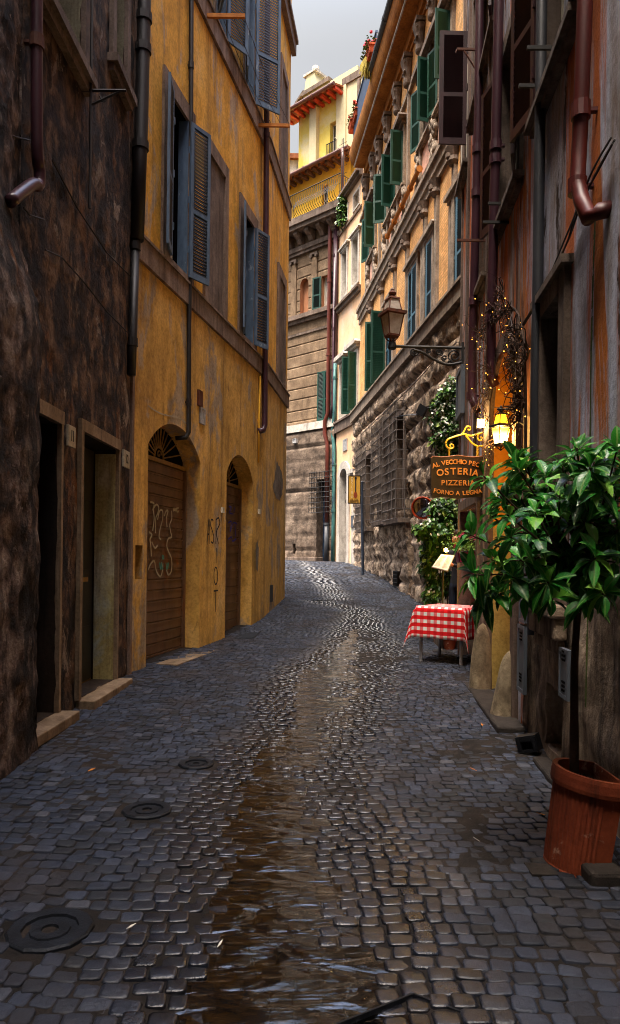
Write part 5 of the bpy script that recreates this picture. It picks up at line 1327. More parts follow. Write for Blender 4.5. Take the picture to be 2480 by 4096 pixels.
# ---- street lamp on its scroll bracket ----------------------------------------
lampglass = NT('frosted_lamp_glass'); lampglass = lampglass.fin(lampglass.ramp(lampglass.noise(lampglass.co(), 9), [(.3, '8a7e72'), (.7, 'b8aea4')]), .25, None, 0, .5)
def lantern(t_, c, h, wt, wb_, iron_m, glass_m, top=True):
    """four sided tapered lantern, glass bottom at z=c.z"""
    body, gl = MB(), MB()
    a, bb = wt / 2, wb_ / 2; hz = h; q_ = h / .36
    P = lambda k, z: V((c.x, c.y, c.z + z)) + V(((k, k), (-k, k), (-k, -k), (k, -k))[0] + (0,))
    cor = [(1, 1), (-1, 1), (-1, -1), (1, -1)]
    rt = lambda q: (q[0] * .93 - q[1] * .37, q[0] * .37 + q[1] * .93)
    cor = [rt(q) for q in cor]
    lo = [V((c.x + q[0] * bb, c.y + q[1] * bb, c.z)) for q in cor]; hi = [V((c.x + q[0] * a, c.y + q[1] * a, c.z + hz)) for q in cor]
    for k in range(4):
        j = (k + 1) % 4
        body.tube([lo[k], hi[k]], .011 * q_, 5); body.tube([lo[k], lo[j]], .012 * q_, 5); body.tube([hi[k], hi[j]], .016 * q_, 5)
        gl.add([lo[k] * .97 + c * .03, lo[j] * .97 + c * .03, hi[j] * .97 + (c + V((0, 0, hz))) * .03, hi[k] * .97 + (c + V((0, 0, hz))) * .03], [(0, 1, 2, 3)])
    def ringq(k, z): return [V((c.x + q[0] * k, c.y + q[1] * k, c.z + z)) for q in cor]
    def frus(k0, z0, k1, z1, mb): 
        A, B = ringq(k0, z0), ringq(k1, z1); mb.add(A + B, [(i, (i + 1) % 4, 4 + (i + 1) % 4, 4 + i) for i in range(4)] + [(3, 2, 1, 0), (4, 5, 6, 7)])
    frus(a * 1.25, hz, a * 1.25, hz + .05 * q_, body); frus(a * 1.2, hz + .05 * q_, a * .62, hz + .09 * q_, body)
    A, B = ringq(a * .78, hz + .08 * q_), ringq(a * .55, hz + .27 * q_)
    for k in range(4): body.tube([A[k], B[k]], .012 * q_, 5); j = (k + 1) % 4; gl.add([A[k], A[j], B[j], B[k]], [(0, 1, 2, 3)])
    frus(a * .68, hz + .27 * q_, a * .62, hz + .30 * q_, body); frus(a * .5, hz + .3 * q_, a * .15, hz + .34 * q_, body)
    body.lathe([(r_ * q_, z_ * q_) for r_, z_ in ((.03, .33), (.06, .36), (.07, .39), (.045, .42), (.025, .43), (.035, .445), (.01, .47))], V((c.x, c.y, c.z + hz)), 12)
    frus(bb * 1.1, -.02, bb * 1.05, 0, body)
    for q in cor: body.tube([V((c.x + q[0] * bb * .9, c.y + q[1] * bb * .9, c.z)), V((c.x + q[0] * bb * .8, c.y + q[1] * bb * .8, c.z - .05 * q_)), V((c.x, c.y, c.z - .14 * q_))], .012 * q_, 5)
    f = body.obj('frame', iron_m, t_); g_ = gl.obj('glass', glass_m, t_); return f, g_
Y = 11.0
p_w = at(1846, 1392, Y); p_e = at(1568, 1385, Y); c = at(1568, 1342, Y)
t_ = thing('street_lamp', 'rusty four-sided street lantern on a scrolled black wall bracket', 'street lamp', p_w)
lantern(t_, c, .32, .27, .17, rust, lampglass)
mb = MB().tube([p_e + V((-.02, 0, 0)), p_w + V((.05, 0, 0))], .024, 8)
mb.lathe([(.05, -.05), (.065, -.03), (.06, .05), (.04, .07), (.04, .1)], p_e, 10)
q0 = at(1790, 1462, Y); 
mb.tube(spline([at(1655, 1400, Y), at(1690, 1410, Y), at(1740, 1440, Y), at(1790, 1458, Y), at(1846, 1450, Y)], 5), .022, 7)
def spiral(cx, cy, r, turns, a0, sg=1, w=.014):
    mb.tube([at(cx + r * (1 - t / (26 * 1.25)) * math.cos(a0 + sg * turns * 2 * math.pi * t / 26), cy + r * (1 - t / (26 * 1.25)) * math.sin(a0 + sg * turns * 2 * math.pi * t / 26), Y) for t in range(27)], w, 5)
spiral(1656, 1408, 17, 1.6, 0); spiral(1756, 1410, 15, 1.6, 1, -1); spiral(1715, 1404, 10, 1.4, 2); spiral(1818, 1424, 30, 1.9, .5); spiral(1800, 1450, 14, 1.4, 3, -1); spiral(1778, 1432, 12, 1.3, 1.5)
mb.wb(p_w.x + .0, p_w.x + .03, -Y - .04, -Y + .04, p_w.z - .3, p_w.z + .08) 
mb.obj('bracket', iron, t_)

# ---- lit wall lantern in the arch -----------------------------------------------
Y = 6.95
glow = lampglass_mat('lit_lantern_glass', 'ffa818', 10, 2.6)
pc = at(2003, 1776, Y); wl0 = WB.W(WB.sy(Y), 0, 0).x
t_ = thing('wall_lantern', 'lit yellow lantern hanging from an arm in the restaurant arch', 'lantern', V((wl0, Y, at(2003, 1652, Y).z)))
lantern(t_, pc, .165, .13, .085, iron, glow)
top = at(2001, 1672, Y)
mb = MB().tube([top, top + V((0, 0, .06)), top + V((.03, 0, .085)), V((wl0 + .04, Y, top.z + .09))], .010, 6).tube([top + V((-.03, 0, .09)), top + V((.0, 0, .075))], .012, 6)
mb.tube([top, top - V((0, 0, .12))], .012, 6); mb.obj('arm', iron, t_)
def point(name, p, e, c, r=.05):
    l = bpy.data.lights.new(name, 'POINT'); l.energy = e; l.color = c; l.shadow_soft_size = r
    o = bpy.data.objects.new(name, l); COL.objects.link(o); o.location = p; return o
point('lantern_light', pc + V((0, 0, .09)), 90, (1, .56, .14), .03)
# ---- square lit spotlight ----------------------------------------------------------
Y = 8.62; p = at(1925, 1695, Y)
t_ = thing('spotlight', 'blazing square floodlight above the hanging wooden sign', 'lamp', p + V((.12, 0, 0)))
blaze = emat('blazing_lamp_face', 'ffd078', 16)
MB().box(p.x - .055, p.x + .06, p.y - .0, p.y + .05, p.z - .05, p.z + .06).tube([p + V((.0, .04, .03)), p + V((.12, .06, .03)), p + V((.2, .06, .0))], .012, 6).obj('housing', iron, t_)
MB().box(p.x - .05, p.x + .055, p.y - .012, p.y - .002, p.z - .045, p.z + .055).obj('lamp_face', blaze, t_)
point('spotlight_light', p + V((-.05, -.1, -.03)), 10, (1, .66, .26), .05)

# ---- hanging osteria sign -------------------------------------------------------------
Y = 8.86
sl, sr, stp, sbt = at(1722, 1905, Y).x, at(1930, 1905, Y).x, at(1825, 1822, Y).z, at(1825, 1996, Y).z
wd, hh = sr - sl, stp - sbt; p = V((sl + wd / 2, Y, sbt))
t_ = thing('hanging_sign', 'dark carved wooden osteria sign hanging on chains from a gilt scroll bracket', 'sign', p)
board = wmat('dark_varnished_board', [(.3, '140c08'), (.7, '2a1810')], 3, .3, rough=.45, bs=30, streak=('4a2a14', .56, .75, .4))
carved = pmat('gilded_orange_letters', '9a581e', 'c88238', .45)
edge = pmat('board_edge', '6a3c1c', '8a5224', .5)
M = Matrix.Translation(p)
top_ = [(-.5, .93), (-.46, .97), (-.3, .955), (-.12, .975), (0, 1.0), (.12, .98), (.3, .96), (.5, .985)]
bot_ = [(.5, .04), (.3, .045), (.12, .02), (.02, 0), (-.12, .02), (-.3, .045), (-.47, .0), (-.485, .25), (-.5, .6)]
poly = [(x * wd, z * hh) for x, z in top_ + bot_]
MB().prism(poly, -.02, .02).obj('board', board, t_, M)
mb = MB(); [mb.tube([(a[0], -.02, a[1]), (c[0], -.02, c[1])], .007, 5) for a, c in zip(poly[:8], poly[1:8])]; mb.obj('board_edge', edge, t_, M)
F = M @ Matrix.Translation((.01, -.026, 0))
arc_text('AL VECCHIO PECN', hh * .145, .008, 'lettering', carved, t_, F, wd * .98, hh * .11, hh * .735, .0012)
arc_text('OSTERIA', hh * .215, .009, 'lettering', carved, t_, F, wd * .80, hh * .05, hh * .575, .002)
arc_text('PIZZERIA', hh * .165, .008, 'lettering', carved, t_, F, wd * .66, 0, hh * .36, .0015)
arc_text('FORNO A LEGNA', hh * .135, .008, 'lettering', carved, t_, F, wd * .94, -hh * .06, hh * .185, .0012)
gilt = pmat('yellow_gilt_scroll', 'b08a24', 'd8b23c', .35, metal=.3)
mb = MB()
zz = lambda x, y: at(1600 + x / 2.984, 1500 + y / 2.984, Y)
mb.tube(spline([zz(600, 880), zz(560, 860), zz(545, 815), zz(570, 770), zz(640, 740), zz(760, 705), zz(800, 715), zz(850, 725), zz(920, 705), zz(985, 688), zz(1020, 690)], 4), .012, 6)
mb.tube(spline([zz(740, 705), zz(765, 670), zz(790, 620), zz(830, 615), zz(842, 640), zz(825, 660), zz(808, 645)], 4), .011, 6)
mb.tube(spline([zz(600, 880), zz(632, 870), zz(636, 840), zz(612, 826), zz(594, 842), zz(606, 856)], 4), .010, 6)
mb.tube(spline([zz(785, 720), zz(830, 780), zz(870, 820), zz(930, 850), zz(1000, 845), zz(1030, 850)], 4), .012, 6)
mb.tube(spline([zz(985, 690), zz(940, 705), zz(925, 745), zz(945, 780), zz(975, 775), zz(975, 745), zz(955, 745)], 4), .011, 6)
mb.obj('scroll_bracket', gilt, t_)
mb = MB()
for xa, ya, yb in ((585, 870, 985), (925, 850, 975)):
    a, c = zz(xa, ya), zz(xa, yb); n = 6
    for k in range(n):
        q = lerp(a, c, (k + .5) / n); ax = V((1, 0, 0)) if k % 2 else V((0, 1, 0))
        mb.tube([q + ax * .011 * math.cos(t) + V((0, 0, .02 * math.sin(t))) for t in (i * math.pi / 4 for i in range(9))], .0035, 4, cap=False)
mb.obj('chain', gilt, t_)

# ---- lute sign and its post ------------------------------------------------------------
Y = 22.0
a0, a1 = at(1394, 2013, Y), at(1441, 1904, Y); p = V(((a0.x + a1.x) / 2, Y, a0.z)); wd, hh = a1.x - a0.x, a1.z - a0.z
t_ = thing('lute_sign', 'yellow projecting sign with a lute beside the arched peach door', 'sign', p)
mustard = pmat('mustard_sign_panel', 'b8862c', 'cc9c3c', .5); lutem = pmat('lute_brown', '7a2e14', '8e3a18', .5)
M = Matrix.Translation(p) @ Matrix.Rotation(-ROLL * .5, 4, 'Y')
MB().box(-wd / 2, wd / 2, -.02, .02, 0, hh).obj('panel', mustard, t_, M)
mb = MB(); f = .016
for x0, x1, z0, z1 in ((-wd / 2 - f, wd / 2 + f, -f, 0), (-wd / 2 - f, wd / 2 + f, hh, hh + f), (-wd / 2 - f, -wd / 2, 0, hh), (wd / 2, wd / 2 + f, 0, hh)): mb.box(x0, x1, -.03, .03, z0, z1)
mb.obj('frame', black_pl, t_, M)
mb = MB(); cx = wd * .10; cz = hh * .3
mb.prism([(cx + wd * .17 * math.sin(t) * (1 - .35 * max(0, math.cos(t))), cz + hh * (.14 if math.cos(t) > 0 else .11) * math.cos(t)) for t in (2 * math.pi * i / 20 for i in range(20))], -.028, -.02)
mb.obj('lute_body', lutem, t_, M)
MB().box(cx - .012, cx + .018, -.032, -.02, hh * .42, hh * .9).box(cx - .03, cx + .035, -.032, -.02, hh * .88, hh * .97).obj('lute_neck', ink, t_, M)
for k, ch in enumerate('ARCILIUTO'):
    text_mesh(ch, hh * .105, .002, 'lettering', pmat('cream_letters', 'e8dcb4') if k == 0 else bpy.data.materials['cream_letters'], t_, M @ Matrix.Translation((-wd * .2, -.024, hh * (.93 - k * .087))))
for k, tx in enumerate(('LIVE  MUSIC', 'RISTORANTE', 'COCKTAIL BAR')):
    text_mesh(tx, hh * .055, .002, 'lettering', ink, t_, M @ Matrix.Translation((0, -.024, hh * (.125 - k * .047))))
q = at(1452, 1930, Y)
MB().tube([p + V((wd / 2 + .01, 0, hh * .3)), V((q.x, Y, p.z + hh * .3))], .03, 6).tube([p + V((wd / 2 + .01, 0, hh * .68)), V((q.x, Y, p.z + hh * .68))], .03, 6).obj('bracket', mustard, t_)
pb, pt = at(1452, 2285, Y), at(1447, 1930, Y); pb.z = zg(pb.x, Y)
tag(MB().tube([pb - V((0, 0, .05)), pt], .045, 12).lathe([(.05, 0), (.048, .02), (.03, .04), (.001, .05)], pt, 12).obj('sign_post', pmat('dark_blue_grey_post', '1c2430', '2a3444', .5), loc=pb), 'dark blue-grey post standing under the yellow lute sign', 'post')

# ---- menu stand -----------------------------------------------------------------------
Y = 11.2; pz = at(1771, 2285, Y); g0 = zg(pz.x, Y); p = V((pz.x, Y, g0))
t_ = thing('menu_stand', 'slanted lit menu board on a thin black stand behind the table', 'menu stand', p)
MB().tube([p + V((0, 0, 0)), pz], .014, 8).lathe([(.16, 0), (.16, .015), (.03, .03), (.015, .05)], p, 16).obj('stand', iron, t_)
cor = [at(1764, 2216, Y + .06), at(1819, 2221, Y + .02), at(1791, 2285, Y - .1), at(1726, 2268, Y - .06)]
nrm = (cor[1] - cor[0]).cross(cor[3] - cor[0]).normalized()
if nrm.y > 0: nrm = -nrm
mb = MB(); mb.add([q for q in cor] + [q - nrm * .025 for q in cor], [(0, 1, 2, 3), (7, 6, 5, 4), (0, 4, 5, 1), (1, 5, 6, 2), (2, 6, 7, 3), (3, 7, 4, 0)])
mb.obj('board', pmat('grey_board_frame', '5a5450', '6e6862', .5), t_)
menum = pmat('menu_paper', 'b0aaa2', 'c4beb4', .4)
cc = sum(cor, V()) / 4; ci = [lerp(q, cc, .07) + nrm * .003 for q in cor]
MB().add(ci, [(0, 1, 2, 3)]).obj('menu_sheet', menum, t_)
mb = MB()
for k in range(12):
    t = .1 + k * .07
    for (e0, e1) in ((.08, .44), (.56, .92)):
        e1 = e0 + (e1 - e0) * random.uniform(.6, 1); L = lambda e, tt: lerp(lerp(ci[0], ci[1], e), lerp(ci[3], ci[2], e), tt) + nrm * .002
        mb.add([L(e0, t), L(e1, t), L(e1, t + .02), L(e0, t + .02)], [(0, 1, 2, 3)])
mb.obj('menu_print', pmat('grey_print', '6a6258', '7a7268', .7), t_)
lp = at(1783, 2200, Y + .03)
flame = emat('menu_lamp_glow', 'ffc860', 22)
MB().sph(lp, .035, 8).sph(lp + V((.03, 0, -.008)), .022, 6).obj('lamp_bulb', flame, t_)
MB().tube([lp + V((0, .02, -.02)), lerp(cor[0], cor[1], .45)], .007, 5).obj('lamp_arm', iron, t_)
point('menu_light', lp + nrm * .08, 2.2, (1, .62, .24), .03)

# ---- table and cloth ---------------------------------------------------------------------
A, B_ = at(1667, 2424, 10.25), at(1853, 2433, 9.8)
ztop = (A.z + B_.z) / 2; A.z = B_.z = ztop
ex = (B_ - A); wT = ex.length; ex.normalize(); ey = V((-ex.y, ex.x, 0)); dT = .70
ctr = A + ex * wT / 2 + ey * dT / 2; g0 = zg(ctr.x, ctr.y)
t_ = thing('table', 'square cafe table on four round steel legs', 'table', V((ctr.x, ctr.y, g0)))
MT = Matrix(((ex.x, ey.x, 0, ctr.x), (ex.y, ey.y, 0, ctr.y), (0, 0, 1, 0), (0, 0, 0, 1)))
MB().box(-wT / 2, wT / 2, -dT / 2, dT / 2, ztop - .035, ztop - .006).obj('table_top', pmat('table_board', '4a3a2c'), t_, MT)
legm = pmat('grey_steel_tube', '8a8a90', 'a4a4aa', .35, metal=.4)
for sx_ in (-1, 1):
    for sy_ in (-1, 1):
        x, y = sx_ * (wT / 2 - .05), sy_ * (dT / 2 - .05); q = MT @ V((x, y, 0)); gz = zg(q.x, q.y)
        MB().tube([(x, y, gz), (x, y, ztop - .036)], .024, 12).lathe([(.028, gz), (.028, gz + .03)], (x, y, 0), 12).obj('leg', legm, t_, MT)
gt = NT('red_gingham_cloth')
sepm = gt.n('ShaderNodeSeparateXYZ'); gt.l(gt.co((1, 1, 1), 'UV'), sepm.inputs[0])
def stripe(o, ph=0.0):
    fr = gt.math('FRACT', gt.math('ADD', gt.math('MULTIPLY', o, 1 / .107), ph), 0); return gt.rng(fr, .47, .50)
su, sv = stripe(sepm.outputs[0], .2), stripe(sepm.outputs[1], .55)
thr = gt.n('ShaderNodeTexWave'); thr.inputs['Scale'].default_value = 60; gt.l(gt.co((1, 1, 1), 'UV'), thr.inputs[0])
thr2 = gt.rng(thr.outputs['Fac'], .35, .65)
c1 = gt.mix(su, 'dfe2e0', gt.mix(gt.math('MULTIPLY', thr2, .55), 'e0424a', 'e8c0c0'))
c1 = gt.mix(sv, c1, gt.mix(su, 'd81a22', 'c00c14'))
clothm = gt.fin(c1, .75, gt.bump(gt.noise(gt.co((1, 1, 1), 'UV'), 260, 2), .15, .002), 0, .2)
dr_ = .455; cl = MB(); cl.uv = []
LX, LY = wT / 2 + .004, dT / 2 + .004
def cloth_pt(a, b2):
    da, db = max(0, abs(a) - LX), max(0, abs(b2) - LY); sa, sb2 = (1 if a > 0 else -1), (1 if b2 > 0 else -1)
    if da == 0 and db == 0: return V((a, b2, ztop + .002 * nz(a * 6, b2 * 6, 1, 2)))
    rip = .012 * math.sin((a if db > da else b2) * 21 + 1.0) * min(1, (da + db) / .3)
    if db == 0: return V((sa * (LX + .02 * min(1, da / .05) + .02 * da + rip), b2, ztop - da))
    if da == 0: return V((a, sb2 * (LY + .02 * min(1, db / .05) + .02 * db + rip), ztop - db))
    r = math.hypot(da, db); th = math.atan2(db, da); fo = .24 * math.sin(2 * th)
    tw = (th / (math.pi / 2))
    hx, hy = math.cos(th) , math.sin(th); off = r * fo
    return V((sa * (LX + .02 + .02 * r * hx + off * .75), sb2 * (LY + .02 + .02 * r * hy + off * .75 * .9), ztop - r * math.sqrt(max(.05, 1 - (fo * .95) ** 2))))
N = 44; ga_ = [lerp(-LX - dr_, LX + dr_, i / N) for i in range(N + 1)]; gb_ = [lerp(-LY - dr_, LY + dr_, i / N) for i in range(N + 1)]
def snap(L, e): 
    for s_ in (-1, 1):
        k = min(range(len(L)), key=lambda i: abs(L[i] - s_ * e)); L[k] = s_ * e
snap(ga_, LX); snap(gb_, LY)
for b2 in gb_:
    for a in ga_: cl.v.append(tuple(cloth_pt(a, b2))); cl.uv.append((a, b2))
for j in range(N):
    for i in range(N):
        q = j * (N + 1) + i; cl.f.append((q, q + 1, q + N + 2, q + N + 1)); cl.m.append(0)
o = cl.obj('tablecloth', clothm, M=MT, loc=V((ctr.x, ctr.y, ztop)), smooth=True)
so_ = o.modifiers.new('thick', 'SOLIDIFY'); so_.thickness = .003; so_.offset = 1
tag(o, 'red and white checked cloth draped over the cafe table', 'tablecloth')

# ---- bollards, crate, pots ------------------------------------------------------------------
bolm = wmat('worn_travertine_bollard', [(.28, '4a3e30'), (.5, '8f7f66'), (.75, 'b8a88c')], 3.2, .6, streak=('2e261d', .52, .72, .7), patch=('c8bca4', 2.6, .62, .7), bump=1.0, bs=24, dist=.02)
def bollard(p, h, r, lean, lab):
    mb = MB(); n = 18; vs = []
    prof = [(0, 1.0), (.06, 1.02), (.2, 1.0), (.4, .93), (.6, .84), (.78, .72), (.9, .55), (.97, .3), (1.0, .02)]
    for t, k in prof:
        for i in range(n):
            w_ = 2 * math.pi * i / n; rr = r * k * (1 + .10 * nz(math.cos(w_) * 1.5, math.sin(w_) * 1.5, t * 3 + p.y, 3))
            vs.append((rr * math.cos(w_) * 1.0 + lean * t * h, rr * math.sin(w_), t * h))
    mb.add(vs, [(j * n + i, j * n + (i + 1) % n, (j + 1) * n + (i + 1) % n, (j + 1) * n + i) for j in range(len(prof) - 1) for i in range(n)])
    o = mb.obj('stone_bollard', bolm, M=Matrix.Translation(p), loc=p, smooth=True); s = o.modifiers.new('s', 'SUBSURF'); s.levels = s.render_levels = 2
    tag(o, lab, 'bollard', 'stone wheel guards at the arch')
bollard(V((2.035, 8.30, zg(2, 8.3) - .02)), .80, .135, .03, 'taller stone bollard at the far side of the yellow arch')
bollard(V((1.90, 6.86, zg(1.9, 6.86) - .02)), .70, .12, .11, 'stone bollard leaning at the near side of the yellow arch')
# kerb slab in front of the arch and small stones
tag(MB().wb(WB.sy(8.9), WB.sy(6.3), .0, .26, -.05, .115).obj('stone_kerb', kerbm, M=WB.M, loc=WB.W(WB.sy(7.5), .1, .05), bevel=.02), 'low worn stone kerb along the foot of the arch', 'kerb')
tag(MB().wb(WB.sy(5.5), WB.sy(4.5), .0, .13, -.05, .08).obj('stone_kerb', kerbm, M=WB.M, loc=WB.W(WB.sy(4.6), .1, .0), bevel=.02), 'low stone kerb between the black crate and the terracotta pot', 'kerb')
p = gpt(2150, 3015)
M = Matrix.Translation(p + V((-.06, -.02, .025))) @ Matrix.Rotation(math.radians(-34), 4, 'Z') @ Matrix.Rotation(math.radians(-16), 4, 'Y')
mb = MB(); w_, d_, h_, th = .17, .13, .135, .012
mb.box(-w_ / 2, w_ / 2, -d_ / 2, d_ / 2, h_ - th, h_); mb.box(-w_ / 2, -w_ / 2 + th, -d_ / 2, d_ / 2, 0, h_ - th); mb.box(w_ / 2 - th, w_ / 2, -d_ / 2, d_ / 2, 0, h_ - th)
mb.box(-w_ / 2 + th, w_ / 2 - th, d_ / 2 - th, d_ / 2, 0, h_ - th)
for x0, x1, z0, z1 in ((-w_ / 2 + th, -w_ / 2 + .04, 0, h_ - th), (w_ / 2 - .04, w_ / 2 - th, 0, h_ - th), (-w_ / 2 + .04, w_ / 2 - .04, 0, .028), (-w_ / 2 + .04, w_ / 2 - .04, h_ - .045, h_ - th)): mb.box(x0, x1, -d_ / 2, -d_ / 2 + th, z0, z1)
tag(mb.obj('crate', black_pl, M=M, loc=p, bevel=.004), 'small black box with a cut-out tipped against the broken wall', 'box')
# small pot in the gap beyond the table
potm = wmat('terracotta_pot', [(.3, '6a2a16'), (.7, '8e4426')], 4, .4, rough=.8, bs=40, patch=('5a2412', 2, .55, .7), patch2=('a88470', 7, .60, .66), streak=('3a1a10', .56, .66, .7, 6), bump=.25, grime=.3)
p = at(1800, 2400, 11.35); p.z = zg(p.x, p.y)
t_ = thing('flower_pot', 'small terracotta pot on the ground behind the table', 'pot', p)
MB().lathe([(.08, 0), (.115, .2), (.13, .2), (.135, .25), (.12, .25), (.11, .21), (.02, .2)], p, 16).obj('pot', potm, t_, smooth=False)

# ---- terracotta planter with tree ----------------------------------------------------------
XF, YC, RY, RX, HP = 1.48, 3.69, .205, .205, .50
tilt = Matrix.Translation((XF - .2, YC, .0)) @ Matrix.Rotation(math.radians(8), 4, 'Y') @ Matrix.Diagonal((1, 1, 1.07, 1)) @ Matrix.Translation((-(XF - .2), -YC, .0))
t_ = thing('planter', 'ribbed half-round terracotta planter leaning beside the right wall', 'planter', V((XF - .15, YC, 0)))
ribm = potm
def dshape(k, z, rib=False, n=96):
    out = []
    for i in range(n + 1):
        w_ = math.pi / 2 + math.pi * i / n; kk = k * (1 + (.03 if (i % 4) > 1 else 0)) if rib else k
        out.append(V((XF - .05 + RX * kk * math.cos(w_) * .92, YC + RY * kk * math.sin(w_), z)))
    xe = XF - .05 + .09 * k
    for y in (-RY * k * .98, -RY * k * .3, RY * k * .3, RY * k * .98): out.append(V((xe, YC + y, z)))
    return out
def loft(rings, mb, mi=0):
    n = len(rings[0]); b0 = len(mb.v)
    for r in rings: mb.v += [tuple(q) for q in r]
    for j in range(len(rings) - 1):
        for i in range(n):
            k = (i + 1) % n; mb.f.append((b0 + j * n + i, b0 + j * n + k, b0 + (j + 1) * n + k, b0 + (j + 1) * n + i)); mb.m.append(mi)
mb = MB(); loft([dshape(.86, -.0), dshape(.92, .0), dshape(.925, .03), dshape(.905, .035)] + [dshape(lerp(.90, .95, t), lerp(.04, .415, t), True) for t in (0, .25, .5, .75, 1)] + [dshape(.95, .42)], mb)
mb.obj('body', potm, t_, tilt)
mb = MB(); loft([dshape(.95, .415), dshape(1.05, .42), dshape(1.07, .44), dshape(1.07, .48), dshape(1.05, .5), dshape(.92, .5), dshape(.90, .48), dshape(.88, .40)], mb)
mb.obj('rim', potm, t_, tilt)
soil = wmat('dark_soil', [(.3, '1a0f0a'), (.7, '3a2418')], 14, 1, bs=60, bump=1)
mb = MB(); r0 = dshape(.89, .435); c0 = V((XF - .10, YC, .45)); mb.v = [tuple(q + V((0, 0, .01 * nz(q.x * 20, q.y * 20, 1, 2)))) for q in r0] + [tuple(c0)]; n = len(r0); mb.f = [(i, (i + 1) % n, n) for i in range(n)]; mb.m = [0] * n
for k in range(50):
    q = c0 + V((random.uniform(-.12, .08), random.uniform(-.13, .13), -.005)); mb.sph(q, random.uniform(.006, .015), 5)
mb.obj('soil', soil, t_, tilt)
MB().box(XF - .34, XF - .2, YC - .16, YC - .02, -.01, .028).obj('wedge', kerbm, t_); tag(MB().box(XF - .1, XF + .08, YC - .30, YC - .12, -.01, .10).obj('loose_stone', kerbm, loc=(XF, YC - .2, 0), bevel=.02), 'loose grey stone wedged between the planter and the wall', 'stone')

leafm = NT('glossy_green_leaf')
_g = leafm.n('ShaderNodeNewGeometry').outputs['Random Per Island']
_sx = leafm.n('ShaderNodeSeparateXYZ'); leafm.l(leafm.co((1, 1, 1), 'UV'), _sx.inputs[0])
_vein = leafm.rng(leafm.math('ABSOLUTE', _sx.outputs[0], 0), .03, .09)
_side = leafm.math('FRACT', leafm.math('ADD', leafm.math('MULTIPLY', _sx.outputs[1], 9.0), leafm.math('MULTIPLY', leafm.math('ABSOLUTE', _sx.outputs[0], 0), -2.2)), 0)
_sv = leafm.rng(leafm.math('ABSOLUTE', leafm.math('SUBTRACT', _side, .5), 0), .40, .5)
_lc = leafm.ramp(_g, [(0, '114416'), (.45, '1c641e'), (.8, '348e26'), (.97, '78b03c')])
_lc = leafm.mix(leafm.math('MULTIPLY', leafm.math('SUBTRACT', 1.0, _vein), .7), _lc, '7a9a50')
_lc = leafm.mix(leafm.math('MULTIPLY', _sv, .3), _lc, '5a8a3c')
leafm.b.inputs['Transmission Weight'].default_value = 0
leafm.b.inputs['Coat Weight'].default_value = .06
_lb = leafm.bump(_sv, .3, .004)
_tl = leafm.n('ShaderNodeBsdfTranslucent'); leafm.l(_lc, _tl.inputs[0]); _mx = leafm.n('ShaderNodeMixShader'); _mx.inputs[0].default_value = .22
leafm.l(leafm.b.outputs[0], _mx.inputs[1]); leafm.l(_tl.outputs[0], _mx.inputs[2]); leafm.l(_mx.outputs[0], leafm.out.inputs[0])
leafm = leafm.fin(_lc, .36, _lb, 0, .32)
def leaf(mb, base, d, up, L, Wd, droop, fold=.35):
    """leaf blade with midrib fold and curl"""
    d = d.normalized(); side = d.cross(up); side = side.normalized() if side.length > 1e-4 else V((1, 0, 0)); nrm = side.cross(d)
    prof = [(0, .0), (.08, .10), (.25, .62), (.45, 1.0), (.65, .92), (.85, .5), (1.0, .02)]
    b0 = len(mb.v); 
    for t, wk in prof:
        c = base + d * (L * t) + nrm * (L * (.10 * math.sin(t * 2.6))) - V((0, 0, 1)) * (droop * L * t * t)
        wv = side * (Wd * .5 * wk); lift = nrm * (Wd * .5 * wk * fold)
        for k, q in ((-1, c - wv + lift), (0, c), (1, c + wv + lift)):
            mb.v.append(tuple(q)); mb.uv.append((k * .5 * wk, t))
    for j in range(len(prof) - 1):
        for k in (0, 1): a = b0 + j * 3 + k; mb.f.append((a, a + 1, a + 4, a + 3)); mb.m.append(0)
random.seed(11)
bark = wmat('brown_bark', [(.3, '2a1d14'), (.7, '4e382a')], 9, .3, bs=50)
base = V((1.41, 3.70, .45)); fork = at(2312, 2430, 3.93)
t_ = thing('potted_tree', 'small broad-leaved evergreen tree growing from the terracotta planter', 'tree', base)
tr = MB(); tr.tube(spline([base, base + V((.0, .01, .35)), lerp(base, fork, .7) + V((-.012, 0, 0)), fork], 4), [.024] * 4 + [.021] * 4 + [.02] * 4 + [.022], 9)
cr = MB(); cr.uv = []
C0 = V((1.38, 3.80, 1.80))
tips = []
px = [(1935, 1905), (1880, 2140), (1960, 2060), (1885, 2300), (1965, 2240), (1990, 2380), (2050, 2310), (2110, 2370), (1940, 2380), (1905, 2400), (2040, 2150), (2120, 2230), (2190, 2330), (2060, 1950), (2000, 1985), (2140, 2050), (2100, 1880), (2050, 1830), (2180, 1900), (2250, 1850), (2300, 1910), (2360, 1870), (2420, 1830), (2470, 1790), (2330, 2000), (2240, 1980), (2400, 1960), (2460, 1930), (2440, 2050), (2360, 2080), (2270, 2090), (2200, 2130), (2260, 2200), (2340, 2180), (2420, 2170), (2470, 2120), (2310, 2270), (2400, 2280), (2460, 2250), (2240, 2290), (2140, 2150), (2210, 2400), (2350, 2400), (2420, 2380), (2165, 1985), (2290, 1800), (2000, 2290), (2100, 2130), (2470, 2350), (2390, 2000), (2030, 2060), (2080, 2240)]
tips = [at(u, v, random.uniform(3.38, 4.05) if u < 2350 else random.uniform(3.3, 3.75)) for u, v in px]
for k in range(50):
    a = random.uniform(0, 6.28); r = random.uniform(.1, .42); q = C0 + V((math.cos(a) * r * .9, math.sin(a) * r * 1.2, random.uniform(-.32, .42)))
    if q.x < WB.W(WB.sy(q.y), 0, 0).x - .06: tips.append(q)
